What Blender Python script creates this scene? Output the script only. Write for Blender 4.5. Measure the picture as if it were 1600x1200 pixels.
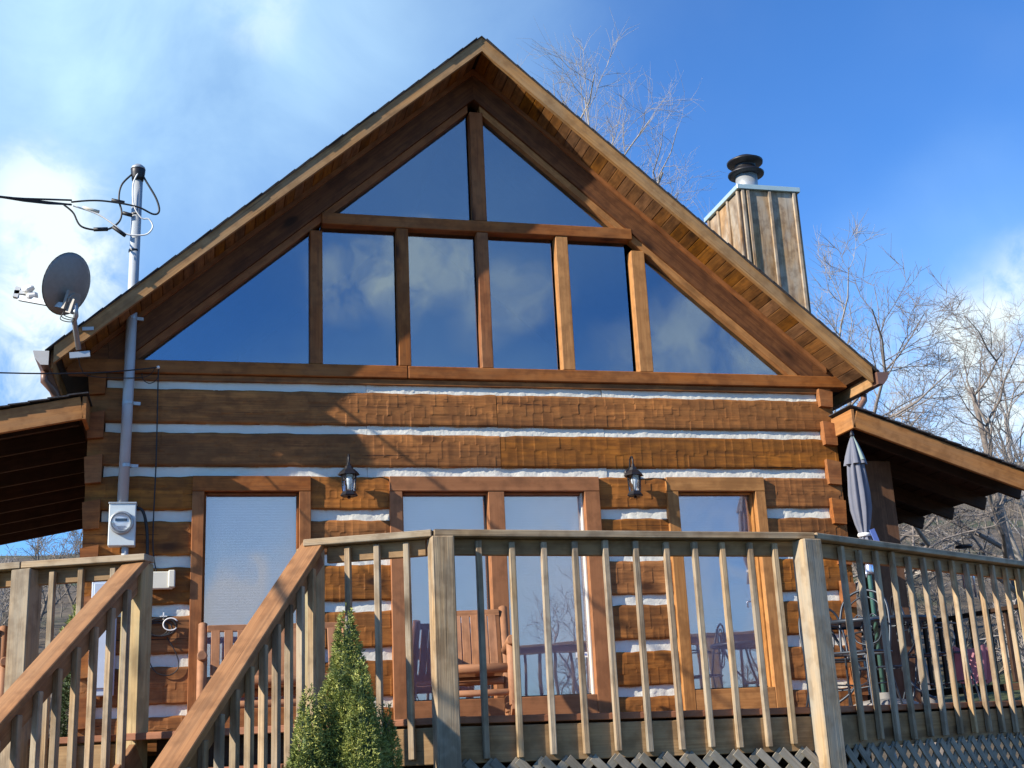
import bpy, bmesh, math, random
import numpy as np
from mathutils import Matrix, Vector
R = math.radians
random.seed(7); rng = np.random.default_rng(7)
S = bpy.context.scene
for o in list(bpy.data.objects): bpy.data.objects.remove(o)
COL = S.collection

# ------------------------------------------------------------------ camera, sky, sun
cam_d = bpy.data.cameras.new('camera'); cam = bpy.data.objects.new('camera', cam_d); COL.objects.link(cam)
S.camera = cam
cam_d.sensor_width = 36; cam_d.lens = 1927.4/1600*36; cam_d.clip_end = 2000; cam_d.clip_start = .05
right = Vector((.9707, -.2337, -.0463)); down = Vector((.0213, .2752, -.9612)); fwd = Vector((.2384, .9325, .2722))
cam.matrix_world = Matrix(((right.x, -down.x, -fwd.x, 0), (right.y, -down.y, -fwd.y, -10.8), (right.z, -down.z, -fwd.z, -.1), (0, 0, 0, 1)))
S.render.resolution_x = 1024; S.render.resolution_y = 768
S.view_settings.view_transform = 'Standard'; S.view_settings.look = 'None'
S.view_settings.exposure = .80; S.view_settings.gamma = 1; S.view_settings.use_curve_mapping = False

SUN_AZ, SUN_EL = R(73.5), R(28)          # azimuth to the left of the facade's normal
sdir = Vector((-math.sin(SUN_AZ)*math.cos(SUN_EL), -math.cos(SUN_AZ)*math.cos(SUN_EL), math.sin(SUN_EL)))
sl = bpy.data.lights.new('sun', 'SUN'); sl.energy = 5.0; sl.angle = R(.53); sl.color = (1, .90, .75)
so = bpy.data.objects.new('sun', sl); COL.objects.link(so)
so.rotation_euler = sdir.to_track_quat('Z', 'Y').to_euler()

W = bpy.data.worlds.new('World'); S.world = W; W.use_nodes = True
nt = W.node_tree; N = nt.nodes; L = nt.links
for n in list(N): N.remove(n)
def wn(t, **k):
    n = N.new(t)
    for a, b in k.items(): setattr(n, a, b)
    return n
wout = wn('ShaderNodeOutputWorld'); bg = wn('ShaderNodeBackground'); bg.inputs['Strength'].default_value = .051
L.new(bg.outputs[0], wout.inputs[0])
sky = wn('ShaderNodeTexSky'); sky.sky_type = 'NISHITA'; sky.sun_disc = False
sky.sun_elevation = SUN_EL; sky.sun_rotation = math.atan2(sdir.x, sdir.y)
sky.air_density = 1.0; sky.dust_density = .15; sky.ozone_density = 3.0; sky.altitude = 600
tint = wn('ShaderNodeMix', data_type='RGBA', blend_type='MULTIPLY'); tint.inputs[0].default_value = 1
tint.inputs[7].default_value = (.98, 1.80, 2.70, 1)
L.new(sky.outputs[0], tint.inputs[6])
tc = wn('ShaderNodeTexCoord')
def wm(op, a, b=None, c=None, clamp=False):
    n = wn('ShaderNodeMath', operation=op, use_clamp=clamp)
    for i, v in enumerate((a, b, c)):
        if v is None: continue
        if isinstance(v, (int, float)): n.inputs[i].default_value = v
        else: L.new(v, n.inputs[i])
    return n.outputs[0]
warp = wn('ShaderNodeTexNoise'); warp.inputs['Scale'].default_value = 3.2; warp.inputs['Detail'].default_value = 6
L.new(tc.outputs['Generated'], warp.inputs['Vector'])
vs = wn('ShaderNodeVectorMath', operation='MULTIPLY_ADD'); L.new(warp.outputs['Color'], vs.inputs[0])
vs.inputs[1].default_value = (.20, .20, .20); L.new(tc.outputs['Generated'], vs.inputs[2])
vo = wn('ShaderNodeVectorMath', operation='SUBTRACT'); L.new(vs.outputs[0], vo.inputs[0]); vo.inputs[1].default_value = (.10, .10, .10)
vn = wn('ShaderNodeVectorMath', operation='NORMALIZE'); L.new(vo.outputs[0], vn.inputs[0])
# cloud masses: direction, angular radius (deg), weight
HZ = [((-.08, .80, .60), 19, .44), ((-.22, .84, .48), 11, .25), ((-.02, .86, .50), 6, .14), ((-.22, .93, .26), 8, .15), ((.15, -.985, .05), 14, .75), ((.06, .83, .56), 5, .12), ((.60, .77, .20), 12, .22), ((.20, -.87, .46), 9, .22)]
BL = [((-.112, .925, .363), 3.0, 1.05), ((-.14, .95, .275), 3.2, 1.0), ((-.15, .93, .32), 3, .3), ((.03, .84, .55), 2.5, .3),
      ((.55, .80, .235), 4.0, .6), ((.61, .76, .26), 5.0, .8), ((.66, .73, .19), 6, .9), ((.42, .90, .15), 6, .4),
      ((.175, -.915, .372), 3.0, .85), ((.115, -.923, .365), 2.2, .7), ((.40, -.878, .27), 4.2, .7), ((.25, -.89, .33), 2.5, .5), ((.02, -.992, .080), 1.8, 1.3), ((.063, -.986, .105), 1.5, 1.0),
      ((.10, -.99, .04), 5, .5), ((.35, -.93, .06), 7, .45)]
def blobs(lst, tot=None):
    for d, rad, w in lst:
        d = Vector(d).normalized()
        dp = wn('ShaderNodeVectorMath', operation='DOT_PRODUCT'); L.new(vn.outputs[0], dp.inputs[0]); dp.inputs[1].default_value = d
        mr = wn('ShaderNodeMapRange', interpolation_type='SMOOTHERSTEP'); L.new(dp.outputs['Value'], mr.inputs['Value'])
        mr.inputs['From Min'].default_value = math.cos(R(rad*1.35)); mr.inputs['From Max'].default_value = math.cos(R(rad*.15)); mr.inputs['To Max'].default_value = w
        tot = mr.outputs[0] if tot is None else wm('ADD', tot, mr.outputs[0])
    return tot
tot = blobs(BL); hz_ = blobs(HZ)
n1 = wn('ShaderNodeTexNoise'); n1.inputs['Scale'].default_value = 6; n1.inputs['Detail'].default_value = 9; n1.inputs['Roughness'].default_value = .58; n1.inputs['Distortion'].default_value = .5
L.new(tc.outputs['Generated'], n1.inputs['Vector'])
n2 = wn('ShaderNodeTexNoise'); n2.inputs['Scale'].default_value = 1.6; n2.inputs['Detail'].default_value = 4
L.new(tc.outputs['Generated'], n2.inputs['Vector'])
nn = wm('MULTIPLY', wm('SUBTRACT', n1.outputs['Fac'], .34), 3.0, clamp=True)
n3 = wn('ShaderNodeTexNoise'); n3.inputs['Scale'].default_value = 24; n3.inputs['Detail'].default_value = 7; n3.inputs['Roughness'].default_value = .6; n3.inputs['Distortion'].default_value = .6
L.new(tc.outputs['Generated'], n3.inputs['Vector'])
nn2 = wm('MULTIPLY', wm('SUBTRACT', wm('ADD', wm('MULTIPLY', n1.outputs['Fac'], .45), wm('MULTIPLY', n3.outputs['Fac'], .55)), .41), 6.0, clamp=True)
dens = wm('MULTIPLY', tot, wm('MULTIPLY_ADD', nn2, .92, .10))
thin = wm('MULTIPLY', wm('SUBTRACT', n2.outputs['Fac'], .56, clamp=True), .5)
dens = wm('ADD', dens, wm('MULTIPLY', thin, nn))
hd = wm('MULTIPLY', hz_, wm('MULTIPLY_ADD', nn, .40, .72), clamp=True)
hmix = wn('ShaderNodeMix', data_type='RGBA'); L.new(hd, hmix.inputs[0]); L.new(tint.outputs[2], hmix.inputs[6]); hmix.inputs[7].default_value = (7.6, 11.6, 14.6, 1)
cmix = wn('ShaderNodeMix', data_type='RGBA'); L.new(wm('ADD', dens, 0, clamp=True), cmix.inputs[0]); L.new(hmix.outputs[2], cmix.inputs[6])
cmix.inputs[7].default_value = (10.8, 12.4, 13.0, 1)
L.new(cmix.outputs[2], bg.inputs['Color'])

# ------------------------------------------------------------------ helpers
WM = {}
def setw(o, Wm, parent=None):
    WM[o.name] = Wm.copy()
    if parent is not None:
        o.parent = parent; o.matrix_basis = WM[parent.name].inverted() @ Wm
    else: o.matrix_basis = Wm
def new(name, me, Wm=None, parent=None, mat=None):
    o = bpy.data.objects.new(name, me); COL.objects.link(o)
    setw(o, Wm if Wm is not None else Matrix.Identity(4), parent)
    if mat is not None and me is not None and not me.materials: me.materials.append(mat)
    return o
def thing(name, label, cat, loc=(0, 0, 0), group=None):
    o = bpy.data.objects.new(name, None); o.empty_display_size = .1; COL.objects.link(o)
    setw(o, Matrix.Translation(loc)); o['label'] = label; o['category'] = cat
    if group: o['group'] = group
    return o
def T(x, y, z): return Matrix.Translation((x, y, z))
BC = {}
def boxmesh(d, mat, bev=.004):
    k = (round(d[0], 3), round(d[1], 3), round(d[2], 3), mat.name, bev)
    if k in BC: return BC[k]
    bm = bmesh.new(); bmesh.ops.create_cube(bm, size=1)
    bmesh.ops.scale(bm, vec=k[:3], verts=bm.verts)
    b = min(bev, min(d)*.3)
    if b > 0: bmesh.ops.bevel(bm, geom=bm.edges[:], offset=b, segments=1, affect='EDGES')
    me = bpy.data.meshes.new('box'); bm.to_mesh(me); bm.free(); me.materials.append(mat); BC[k] = me
    return me
def box(name, lo, hi, mat, parent, bev=.004):
    c = [(a+b)/2 for a, b in zip(lo, hi)]; d = [abs(b-a) for a, b in zip(lo, hi)]
    ax = int(np.argmax(d))                                      # grain follows the longest side: local X
    if ax == 0: M = Matrix.Identity(4)
    elif ax == 1: M = Matrix.Rotation(R(90), 4, 'Z'); d = [d[1], d[0], d[2]]
    else: M = Matrix.Rotation(R(-90), 4, 'Y'); d = [d[2], d[1], d[0]]
    return new(name, boxmesh(d, mat, bev), T(*c) @ M, parent)
def frame(p0, p1, up=(0, 0, 1)):
    p0 = Vector(p0); p1 = Vector(p1); x = (p1-p0).normalized(); up = Vector(up)
    z = (up - x*up.dot(x))
    if z.length < 1e-4: z = Vector((0, 1, 0)) - x*x.y
    z.normalize(); y = z.cross(x)
    M = Matrix((x, y, z)).transposed().to_4x4(); M.translation = (p0+p1)/2
    return M, (p1-p0).length
def beam(name, p0, p1, w, h, mat, parent, up=(0, 0, 1), bev=.004):
    M, l = frame(p0, p1, up)
    return new(name, boxmesh((l, w, h), mat, bev), M, parent)
def mesh_np(name, V, F, mat, smooth=False):
    me = bpy.data.meshes.new(name); me.from_pydata([tuple(map(float, v)) for v in V], [], [tuple(int(i) for i in f) for f in F]); me.materials.append(mat)
    if smooth: me.polygons.foreach_set('use_smooth', [True]*len(me.polygons))
    me.update(); return me
class MB:
    def __init__(s): s.v = []; s.f = []
    def quad(s, *p): n = len(s.v); s.v += [tuple(q) for q in p]; s.f.append(tuple(range(n, n+len(p))))
    def box(s, p0, p1, w, h, up=(0, 0, 1)):
        M, l = frame(p0, p1, up); n = len(s.v)
        for x in (-l/2, l/2):
            for y, z in ((-w/2, -h/2), (w/2, -h/2), (w/2, h/2), (-w/2, h/2)): s.v.append(tuple(M @ Vector((x, y, z))))
        s.f += [(n+3, n+2, n+1, n), (n+4, n+5, n+6, n+7)] + [(n+i, n+(i+1) % 4, n+4+(i+1) % 4, n+4+i) for i in range(4)]
    def tube(s, pts, r, k=8, cap=True):
        pts = [Vector(p) for p in pts]; rs = r if isinstance(r, (list, tuple)) else [r]*len(pts)
        base = len(s.v); prev = None
        for i, p in enumerate(pts):
            t = (pts[min(i+1, len(pts)-1)] - pts[max(i-1, 0)]).normalized()
            if prev is None:
                a = Vector((0, 0, 1)) if abs(t.z) < .9 else Vector((1, 0, 0)); u = t.cross(a).normalized()
            else: u = (prev - t*prev.dot(t)).normalized()
            prev = u; w = t.cross(u)
            for j in range(k):
                a = 2*math.pi*j/k; s.v.append(tuple(p + (u*math.cos(a)+w*math.sin(a))*rs[i]))
        for i in range(len(pts)-1):
            for j in range(k):
                a = base+i*k+j; b = base+i*k+(j+1) % k; s.f.append((a, b, b+k, a+k))
        if cap: s.f.append(tuple(base+j for j in range(k))[::-1]); e = base+(len(pts)-1)*k; s.f.append(tuple(e+j for j in range(k)))
    def lathe(s, prof, k=20, M=None, cap=True):
        base = len(s.v); M = M or Matrix.Identity(4)
        for r, z in prof:
            for j in range(k):
                a = 2*math.pi*j/k; s.v.append(tuple(M @ Vector((r*math.cos(a), r*math.sin(a), z))))
        for i in range(len(prof)-1):
            for j in range(k):
                a = base+i*k+j; b = base+i*k+(j+1) % k; s.f.append((a, b, b+k, a+k))
        if cap: s.f.append(tuple(base+j for j in range(k))[::-1]); e = base+(len(prof)-1)*k; s.f.append(tuple(e+j for j in range(k)))
    def build(s, name, mat, parent=None, smooth=False, Wm=None):
        """vertices are world space (or local to Wm when given)"""
        if Wm is None:
            a = np.array(s.v); c = (a.min(0)+a.max(0))/2; Wm = T(*c); vv = a-c
        else: vv = np.array(s.v)
        me = mesh_np(name, vv, s.f, mat)
        if smooth:
            me.polygons.foreach_set('use_smooth', [len(p.vertices) == 4 for p in me.polygons])
        return new(name, me, Wm, parent)
def prism(name, poly, y0, y1, mat, parent, ax='y'):
    """polygon in XZ extruded in Y (counter-clockwise seen from -Y)"""
    m = MB(); n = len(poly)
    fr = [(x, y0, z) for x, z in poly]; bk = [(x, y1, z) for x, z in poly]
    m.v = fr+bk; m.f = [tuple(range(n)), tuple(range(2*n-1, n-1, -1))] + [(i, i+n, (i+1) % n+n, (i+1) % n) for i in range(n)]
    return m.build(name, mat, parent)

# ------------------------------------------------------------------ materials
def mat_base(name):
    m = bpy.data.materials.new(name); m.use_nodes = True; t = m.node_tree
    return m, t, t.nodes, t.links, t.nodes['Principled BSDF']
def plain(name, col, rough=.6, metal=0, noise=.12, scale=12, bump=0.0):
    m, t, n, l, b = mat_base(name)
    tcn = n.new('ShaderNodeTexCoord'); no = n.new('ShaderNodeTexNoise'); no.inputs['Scale'].default_value = scale; no.inputs['Detail'].default_value = 5
    l.new(tcn.outputs['Object'], no.inputs['Vector'])
    mx = n.new('ShaderNodeMix'); mx.data_type = 'RGBA'; l.new(no.outputs['Fac'], mx.inputs[0])
    mx.inputs[6].default_value = (*[c*(1-noise*1.6) for c in col], 1); mx.inputs[7].default_value = (*[min(1, c*(1+noise)) for c in col], 1)
    l.new(mx.outputs[2], b.inputs['Base Color']); b.inputs['Roughness'].default_value = rough; b.inputs['Metallic'].default_value = metal
    if bump:
        bp = n.new('ShaderNodeBump'); bp.inputs['Strength'].default_value = bump; bp.inputs['Distance'].default_value = .01
        l.new(no.outputs['Fac'], bp.inputs['Height']); l.new(bp.outputs[0], b.inputs['Normal'])
    return m
def wood(name, c1, c2, grain=22, along=1.1, knot=.5, weather=None, wamt=0, rough=.7, bump=.25, vary=.25, crack=.35):
    m, t, n, l, b = mat_base(name)
    def nd(ty, **k):
        q = n.new(ty)
        for a, v in k.items(): setattr(q, a, v)
        return q
    tcn = nd('ShaderNodeTexCoord'); oi = nd('ShaderNodeObjectInfo')
    off = nd('ShaderNodeVectorMath', operation='SCALE'); cb = nd('ShaderNodeCombineXYZ')
    l.new(oi.outputs['Random'], cb.inputs[0]); l.new(oi.outputs['Random'], cb.inputs[1]); l.new(oi.outputs['Random'], cb.inputs[2])
    l.new(cb.outputs[0], off.inputs[0]); off.inputs['Scale'].default_value = 37
    ad = nd('ShaderNodeVectorMath', operation='ADD'); l.new(tcn.outputs['Object'], ad.inputs[0]); l.new(off.outputs[0], ad.inputs[1])
    def mapped(sx, s):
        q = nd('ShaderNodeVectorMath', operation='MULTIPLY'); l.new(ad.outputs[0], q.inputs[0]); q.inputs[1].default_value = (sx, s, s); return q.outputs[0]
    def noise(v, det=6, dist=0, ro=.6):
        q = nd('ShaderNodeTexNoise'); q.inputs['Scale'].default_value = 1; q.inputs['Detail'].default_value = det; q.inputs['Distortion'].default_value = dist; q.inputs['Roughness'].default_value = ro
        l.new(v, q.inputs['Vector']); return q.outputs['Fac']
    def math_(op, a, b_=None, clamp=False):
        q = nd('ShaderNodeMath', operation=op, use_clamp=clamp)
        for i, v in enumerate((a, b_)):
            if v is None: continue
            if isinstance(v, (int, float)): q.inputs[i].default_value = v
            else: l.new(v, q.inputs[i])
        return q.outputs[0]
    def ramp(v, lo, hi, a=0, bb=1):
        q = nd('ShaderNodeMapRange', interpolation_type='SMOOTHSTEP'); l.new(v, q.inputs['Value'])
        q.inputs['From Min'].default_value = lo; q.inputs['From Max'].default_value = hi; q.inputs['To Min'].default_value = a; q.inputs['To Max'].default_value = bb; return q.outputs[0]
    g = noise(mapped(along, grain), 7, .8); fine = noise(mapped(along*4, grain*5), 4); bl = noise(mapped(along*1.2, 2.5), 3)
    gg = math_('ADD', math_('MULTIPLY', ramp(g, .32, .68), .6), math_('MULTIPLY', ramp(fine, .3, .7), .4))
    mx = nd('ShaderNodeMix', data_type='RGBA'); l.new(gg, mx.inputs[0]); mx.inputs[6].default_value = (*c1, 1); mx.inputs[7].default_value = (*c2, 1)
    out = mx.outputs[2]
    def darken(fac, col, amount):
        nonlocal out
        q = nd('ShaderNodeMix', data_type='RGBA'); l.new(math_('MULTIPLY', fac, amount), q.inputs[0]); l.new(out, q.inputs[6]); q.inputs[7].default_value = (*col, 1); out = q.outputs[2]
    if weather:
        darken(ramp(bl, .38, .66), weather, wamt)
        darken(ramp(noise(mapped(along*2.2, grain*.5), 5), .45, .62), [c*.8 for c in weather], wamt*.7)
    q_ = nd('ShaderNodeVectorMath', operation='MULTIPLY'); l.new(ad.outputs[0], q_.inputs[0]); q_.inputs[1].default_value = (7, 9, 9)
    darken(ramp(noise(q_.outputs[0], 3), .42, .66), [c*.55 for c in c1], .45)
    if knot:
        vo_ = nd('ShaderNodeTexVoronoi'); vo_.inputs['Scale'].default_value = 1; l.new(mapped(1.35, 3.2), vo_.inputs['Vector'])
        darken(ramp(vo_.outputs['Distance'], .15, .06), [c*.22 for c in c1], knot)
        darken(ramp(vo_.outputs['Distance'], .22, .18), [min(1, c*1.25) for c in c2], 0)
        darken(math_('MULTIPLY', ramp(vo_.outputs['Distance'], .26, .12), ramp(g, .4, .6)), [c*.5 for c in c1], knot*.8)
    if crack:
        cr = noise(mapped(along*.8, grain*2.4), 3, .3)
        darken(ramp(cr, .655, .70), [c*.22 for c in c1], crack)
    hv = nd('ShaderNodeHueSaturation'); l.new(out, hv.inputs['Color']); l.new(math_('ADD', math_('MULTIPLY', oi.outputs['Random'], vary), 1-vary/2), hv.inputs['Value'])
    wn_ = nd('ShaderNodeTexWhiteNoise', noise_dimensions='1D'); l.new(oi.outputs['Random'], wn_.inputs['W'])
    l.new(math_('ADD', math_('MULTIPLY', wn_.outputs['Value'], vary*.5), 1-vary*.25), hv.inputs['Saturation'])
    l.new(hv.outputs[0], b.inputs['Base Color']); b.inputs['Roughness'].default_value = rough
    b.inputs['Specular IOR Level'].default_value = .3
    bp = nd('ShaderNodeBump'); bp.inputs['Strength'].default_value = bump; bp.inputs['Distance'].default_value = .006
    l.new(math_('ADD', g, math_('MULTIPLY', fine, .4)), bp.inputs['Height']); l.new(bp.outputs[0], b.inputs['Normal'])
    return m
M_log = wood('hewn_log', (.17, .058, .011), (.47, .180, .038), 16, .8, 1.0, (.12, .052, .015), .5, bump=.6, vary=.22, crack=.9)
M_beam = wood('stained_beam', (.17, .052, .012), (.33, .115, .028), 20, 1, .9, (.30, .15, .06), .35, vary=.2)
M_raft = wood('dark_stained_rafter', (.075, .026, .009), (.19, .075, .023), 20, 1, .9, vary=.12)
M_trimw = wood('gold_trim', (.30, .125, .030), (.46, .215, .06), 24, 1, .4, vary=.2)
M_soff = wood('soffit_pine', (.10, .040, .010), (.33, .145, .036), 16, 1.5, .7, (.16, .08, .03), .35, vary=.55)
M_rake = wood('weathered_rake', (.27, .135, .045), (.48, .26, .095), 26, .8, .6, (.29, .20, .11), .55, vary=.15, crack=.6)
M_porch = wood('porch_fascia', (.26, .10, .024), (.44, .19, .05), 24, .8, .6, (.30, .17, .08), .4, vary=.1)
M_deck = wood('weathered_deck_wood', (.18, .105, .048), (.53, .375, .21), 30, .8, .85, (.31, .285, .225), .6, vary=.35, crack=.9, bump=.6)
M_decky = wood('yellowed_post_wood', (.36, .235, .10), (.52, .38, .19), 24, 1, .5, (.34, .34, .22), .5, vary=.15, crack=.5, bump=.4)
M_deckw = wood('warm_weathered_post', (.30, .185, .085), (.52, .36, .19), 26, .7, 1, (.32, .31, .26), .8, vary=.1, crack=.9, bump=.5)
M_band = wood('deck_band_wood', (.20, .105, .038), (.44, .27, .12), 26, .7, .8, (.28, .19, .10), .6, crack=.8, vary=.2)
M_hand = wood('brown_handrail', (.20, .088, .034), (.42, .205, .082), 32, .6, .5, (.31, .18, .09), .4, vary=.1, crack=1.0)
M_floor = wood('red_brown_deck_paint', (.22, .085, .04), (.31, .13, .065), 22, 1, .2, vary=.12)
M_patio = wood('painted_brown_trim', (.27, .112, .044), (.35, .15, .062), 26, .8, .2, vary=.06, bump=.12, crack=.15)
M_chair = wood('brown_log_furniture', (.24, .105, .046), (.40, .19, .09), 24, 1, .15, (.36, .19, .11), .3, vary=.12, bump=.15, crack=.2)
M_chim = wood('silvered_chimney_board', (.16, .08, .03), (.50, .33, .165), 12, .9, .9, (.45, .42, .35), .65, vary=.3, crack=.5)
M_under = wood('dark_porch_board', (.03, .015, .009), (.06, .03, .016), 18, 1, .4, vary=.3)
M_lat = wood('grey_lattice_wood', (.17, .145, .11), (.34, .30, .24), 26, 1, .2, (.22, .22, .18), .5, vary=.25)
M_postd = wood('dark_stained_post', (.085, .04, .02), (.16, .08, .042), 20, .8, .5, vary=.1)
M_galv = plain('galvanised_metal', (.40, .43, .45), .45, .45, .12, 20)
M_pipe = plain('grey_conduit', (.42, .46, .49), .5, .15, .12, 8)
M_flash = plain('green_grey_flashing', (.42, .55, .56), .45, .3, .1, 10)
M_black = plain('black_metal', (.018, .018, .022), .45, .3, .2, 12)
M_cable = plain('black_cable', (.012, .012, .014), .55)
M_white = plain('white_plastic', (.78, .78, .75), .4, 0, .05)
M_beige = plain('beige_plastic', (.62, .60, .50), .5, 0, .06)
M_panel = plain('pale_blue_grey_paint', (.50, .57, .66), .5, 0, .08)
M_meter = plain('grey_meter_paint', (.60, .66, .66), .42, .1, .08, 14)
M_dish = plain('grey_dish_paint', (.25, .24, .225), .5, .1, .12, 30)
M_iron = plain('dark_blue_iron', (.03, .04, .055), .4, .4)
M_green = plain('green_pole_paint', (.06, .15, .125), .4, .2)
M_fab = plain('slate_grey_canopy', (.15, .16, .20), .85, 0, .15, 9, .2)
M_fab2 = plain('sage_canopy_panel', (.26, .34, .30), .85, 0, .1, 9)
M_blue = plain('blue_strap', (.10, .16, .42), .7)
M_pink = plain('pink_cloth', (.36, .16, .20), .9, 0, .15, 8)
M_gut = plain('brown_gutter', (.16, .085, .06), .45, .1, .1, 8)
M_gutp = plain('pale_gutter_end', (.55, .52, .48), .5, .1)
M_shing = plain('dark_shingle', (.035, .035, .04), .95, 0, .35, 60, .5)
M_vinyl = plain('white_vinyl', (.62, .58, .50), .4, 0, .03)
M_blind = plain('white_blind', (.88, .82, .84), .6, 0, .03)
M_rubber = plain('dark_gasket', (.02, .018, .018), .7)
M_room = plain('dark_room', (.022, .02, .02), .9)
M_chime = plain('silver_chime', (.60, .64, .75), .3, .8)
M_dial = plain('white_dial', (.8, .83, .84), .4)
M_bulb = plain('frosted_bulb', (.85, .85, .85), .3)
M_core = plain('wall_core', (.04, .025, .018), .9)
M_bark = plain('grey_bark', (.36, .33, .30), .9, 0, .35, 9)
M_bark2 = plain('brown_bark', (.22, .19, .17), .9, 0, .35, 7)
M_wood_far = plain('far_wood_bark', (.20, .17, .14), .9, 0, .5, .6)
# chinking
m, t, n, l, b = mat_base('white_chinking'); M_chink = m
tcn = n.new('ShaderNodeTexCoord'); a1 = n.new('ShaderNodeTexNoise'); a1.inputs['Scale'].default_value = 38; a1.inputs['Detail'].default_value = 6; l.new(tcn.outputs['Object'], a1.inputs['Vector'])
a2 = n.new('ShaderNodeTexNoise'); a2.inputs['Scale'].default_value = 3.0; a2.inputs['Detail'].default_value = 7; l.new(tcn.outputs['Object'], a2.inputs['Vector'])
mx = n.new('ShaderNodeMix'); mx.data_type = 'RGBA'; l.new(a2.outputs['Fac'], mx.inputs[0]); mx.inputs[6].default_value = (.56, .55, .47, 1); mx.inputs[7].default_value = (.76, .75, .67, 1)
l.new(mx.outputs[2], b.inputs['Base Color']); b.inputs['Roughness'].default_value = .9
bp = n.new('ShaderNodeBump'); bp.inputs['Strength'].default_value = .5; bp.inputs['Distance'].default_value = .008; l.new(a1.outputs['Fac'], bp.inputs['Height']); l.new(bp.outputs[0], b.inputs['Normal'])
def glass(name, tintc, refl, tr):
    m, t, n, l, b = mat_base(name); n.remove(b)
    out = n['Material Output']; g = n.new('ShaderNodeBsdfGlossy'); g.inputs['Roughness'].default_value = .0; g.inputs['Color'].default_value = (*tintc, 1)
    tr_ = n.new('ShaderNodeBsdfTransparent'); tr_.inputs['Color'].default_value = (*tr, 1)
    fr = n.new('ShaderNodeFresnel'); fr.inputs['IOR'].default_value = 1.5
    ma = n.new('ShaderNodeMath'); ma.operation = 'MULTIPLY_ADD'; ma.use_clamp = True; l.new(fr.outputs[0], ma.inputs[0]); ma.inputs[1].default_value = .8; ma.inputs[2].default_value = refl
    tcn = n.new('ShaderNodeTexCoord'); no = n.new('ShaderNodeTexNoise'); no.inputs['Scale'].default_value = 1.3; oi = n.new('ShaderNodeObjectInfo'); vm = n.new('ShaderNodeVectorMath'); vm.operation = 'ADD'; l.new(tcn.outputs['Object'], vm.inputs[0]); l.new(oi.outputs['Location'], vm.inputs[1]); l.new(vm.outputs[0], no.inputs['Vector'])
    bp = n.new('ShaderNodeBump'); bp.inputs['Strength'].default_value = .11; bp.inputs['Distance'].default_value = .02; l.new(no.outputs['Fac'], bp.inputs['Height']); l.new(bp.outputs[0], g.inputs['Normal'])
    mi = n.new('ShaderNodeMixShader'); l.new(ma.outputs[0], mi.inputs[0]); l.new(tr_.outputs[0], mi.inputs[1]); l.new(g.outputs[0], mi.inputs[2]); l.new(mi.outputs[0], out.inputs[0])
    return m
M_glass = glass('gable_glass', (.76, .87, 1.0), .20, (.75, .78, .8))
M_glassl = glass('low_window_glass', (1.0, .97, .99), .15, (.97, .95, .97))
M_clear = glass('lamp_glass', (1, 1, 1), .05, (.8, .85, .9))

# ------------------------------------------------------------------ terrain
def hz(x, y):
    z = -1.55 + .05*math.sin(x*.7)*math.cos(y*.5)
    back = max(0, y-9); s = .185 + .095/(1+math.exp(-(x-.30*y-1)/ (4+.12*abs(y))))
    z += s*back*(1 if back < 110 else 110/back) * min(1, back/12)
    if y > 120: z += .0
    z += 1.2*math.sin(x*.045+1)*math.sin(y*.05)*min(1, max(0, (math.hypot(x, y)-25)/40))
    fr = max(0, -y-35); z += .05*fr*min(1, 90/max(fr, 1))
    return z
xs = np.concatenate([-np.geomspace(220, 12, 40), np.linspace(-11, 11, 45), np.geomspace(12, 220, 40)])
ys = np.concatenate([-np.geomspace(220, 12, 30), np.linspace(-11, 20, 60), np.geomspace(21, 260, 50)])
V = [(x, y, hz(x, y)) for y in ys for x in xs]; nx = len(xs)
F = [(j*nx+i, j*nx+i+1, (j+1)*nx+i+1, (j+1)*nx+i) for j in range(len(ys)-1) for i in range(nx-1)]
m, t, n, l, b = mat_base('leaf_litter_ground'); M_ground = m
tcn = n.new('ShaderNodeTexCoord'); a1 = n.new('ShaderNodeTexNoise'); a1.inputs['Scale'].default_value = 1.1; a1.inputs['Detail'].default_value = 10; a1.inputs['Roughness'].default_value = .7; l.new(tcn.outputs['Object'], a1.inputs['Vector'])
a2 = n.new('ShaderNodeTexNoise'); a2.inputs['Scale'].default_value = .09; a2.inputs['Detail'].default_value = 4; l.new(tcn.outputs['Object'], a2.inputs['Vector'])
cr = n.new('ShaderNodeValToRGB'); l.new(a1.outputs['Fac'], cr.inputs[0]); e = cr.color_ramp.elements
e[0].position = .3; e[0].color = (.035, .028, .02, 1); e[1].position = .68; e[1].color = (.17, .13, .09, 1); q = e.new(.5); q.color = (.09, .07, .045, 1)
mx = n.new('ShaderNodeMix'); mx.data_type = 'RGBA'; mr = n.new('ShaderNodeMapRange'); mr.inputs['From Min'].default_value = .5; mr.inputs['From Max'].default_value = .6; l.new(a2.outputs['Fac'], mr.inputs['Value']); l.new(mr.outputs[0], mx.inputs[0])
l.new(cr.outputs[0], mx.inputs[6]); mx.inputs[7].default_value = (.055, .07, .025, 1); l.new(mx.outputs[2], b.inputs['Base Color']); b.inputs['Roughness'].default_value = 1
gnd = new('ground', mesh_np('ground', V, F, M_ground, True)); gnd['kind'] = 'structure'

# ------------------------------------------------------------------ log cabin
ox = 2.5
cabin = thing('log_cabin', 'log cabin of hewn brown logs with white chinking and a glazed gable', 'log cabin', (2.5, 0, 0))
CH = [(2.94, 3.02), (2.55, 2.636), (2.16, 2.254), (1.77, 1.868), (1.376, 1.48), (.974, 1.068), (.558, .666), (.162, .257)]
XL, XR = -.86, 5.89
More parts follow.
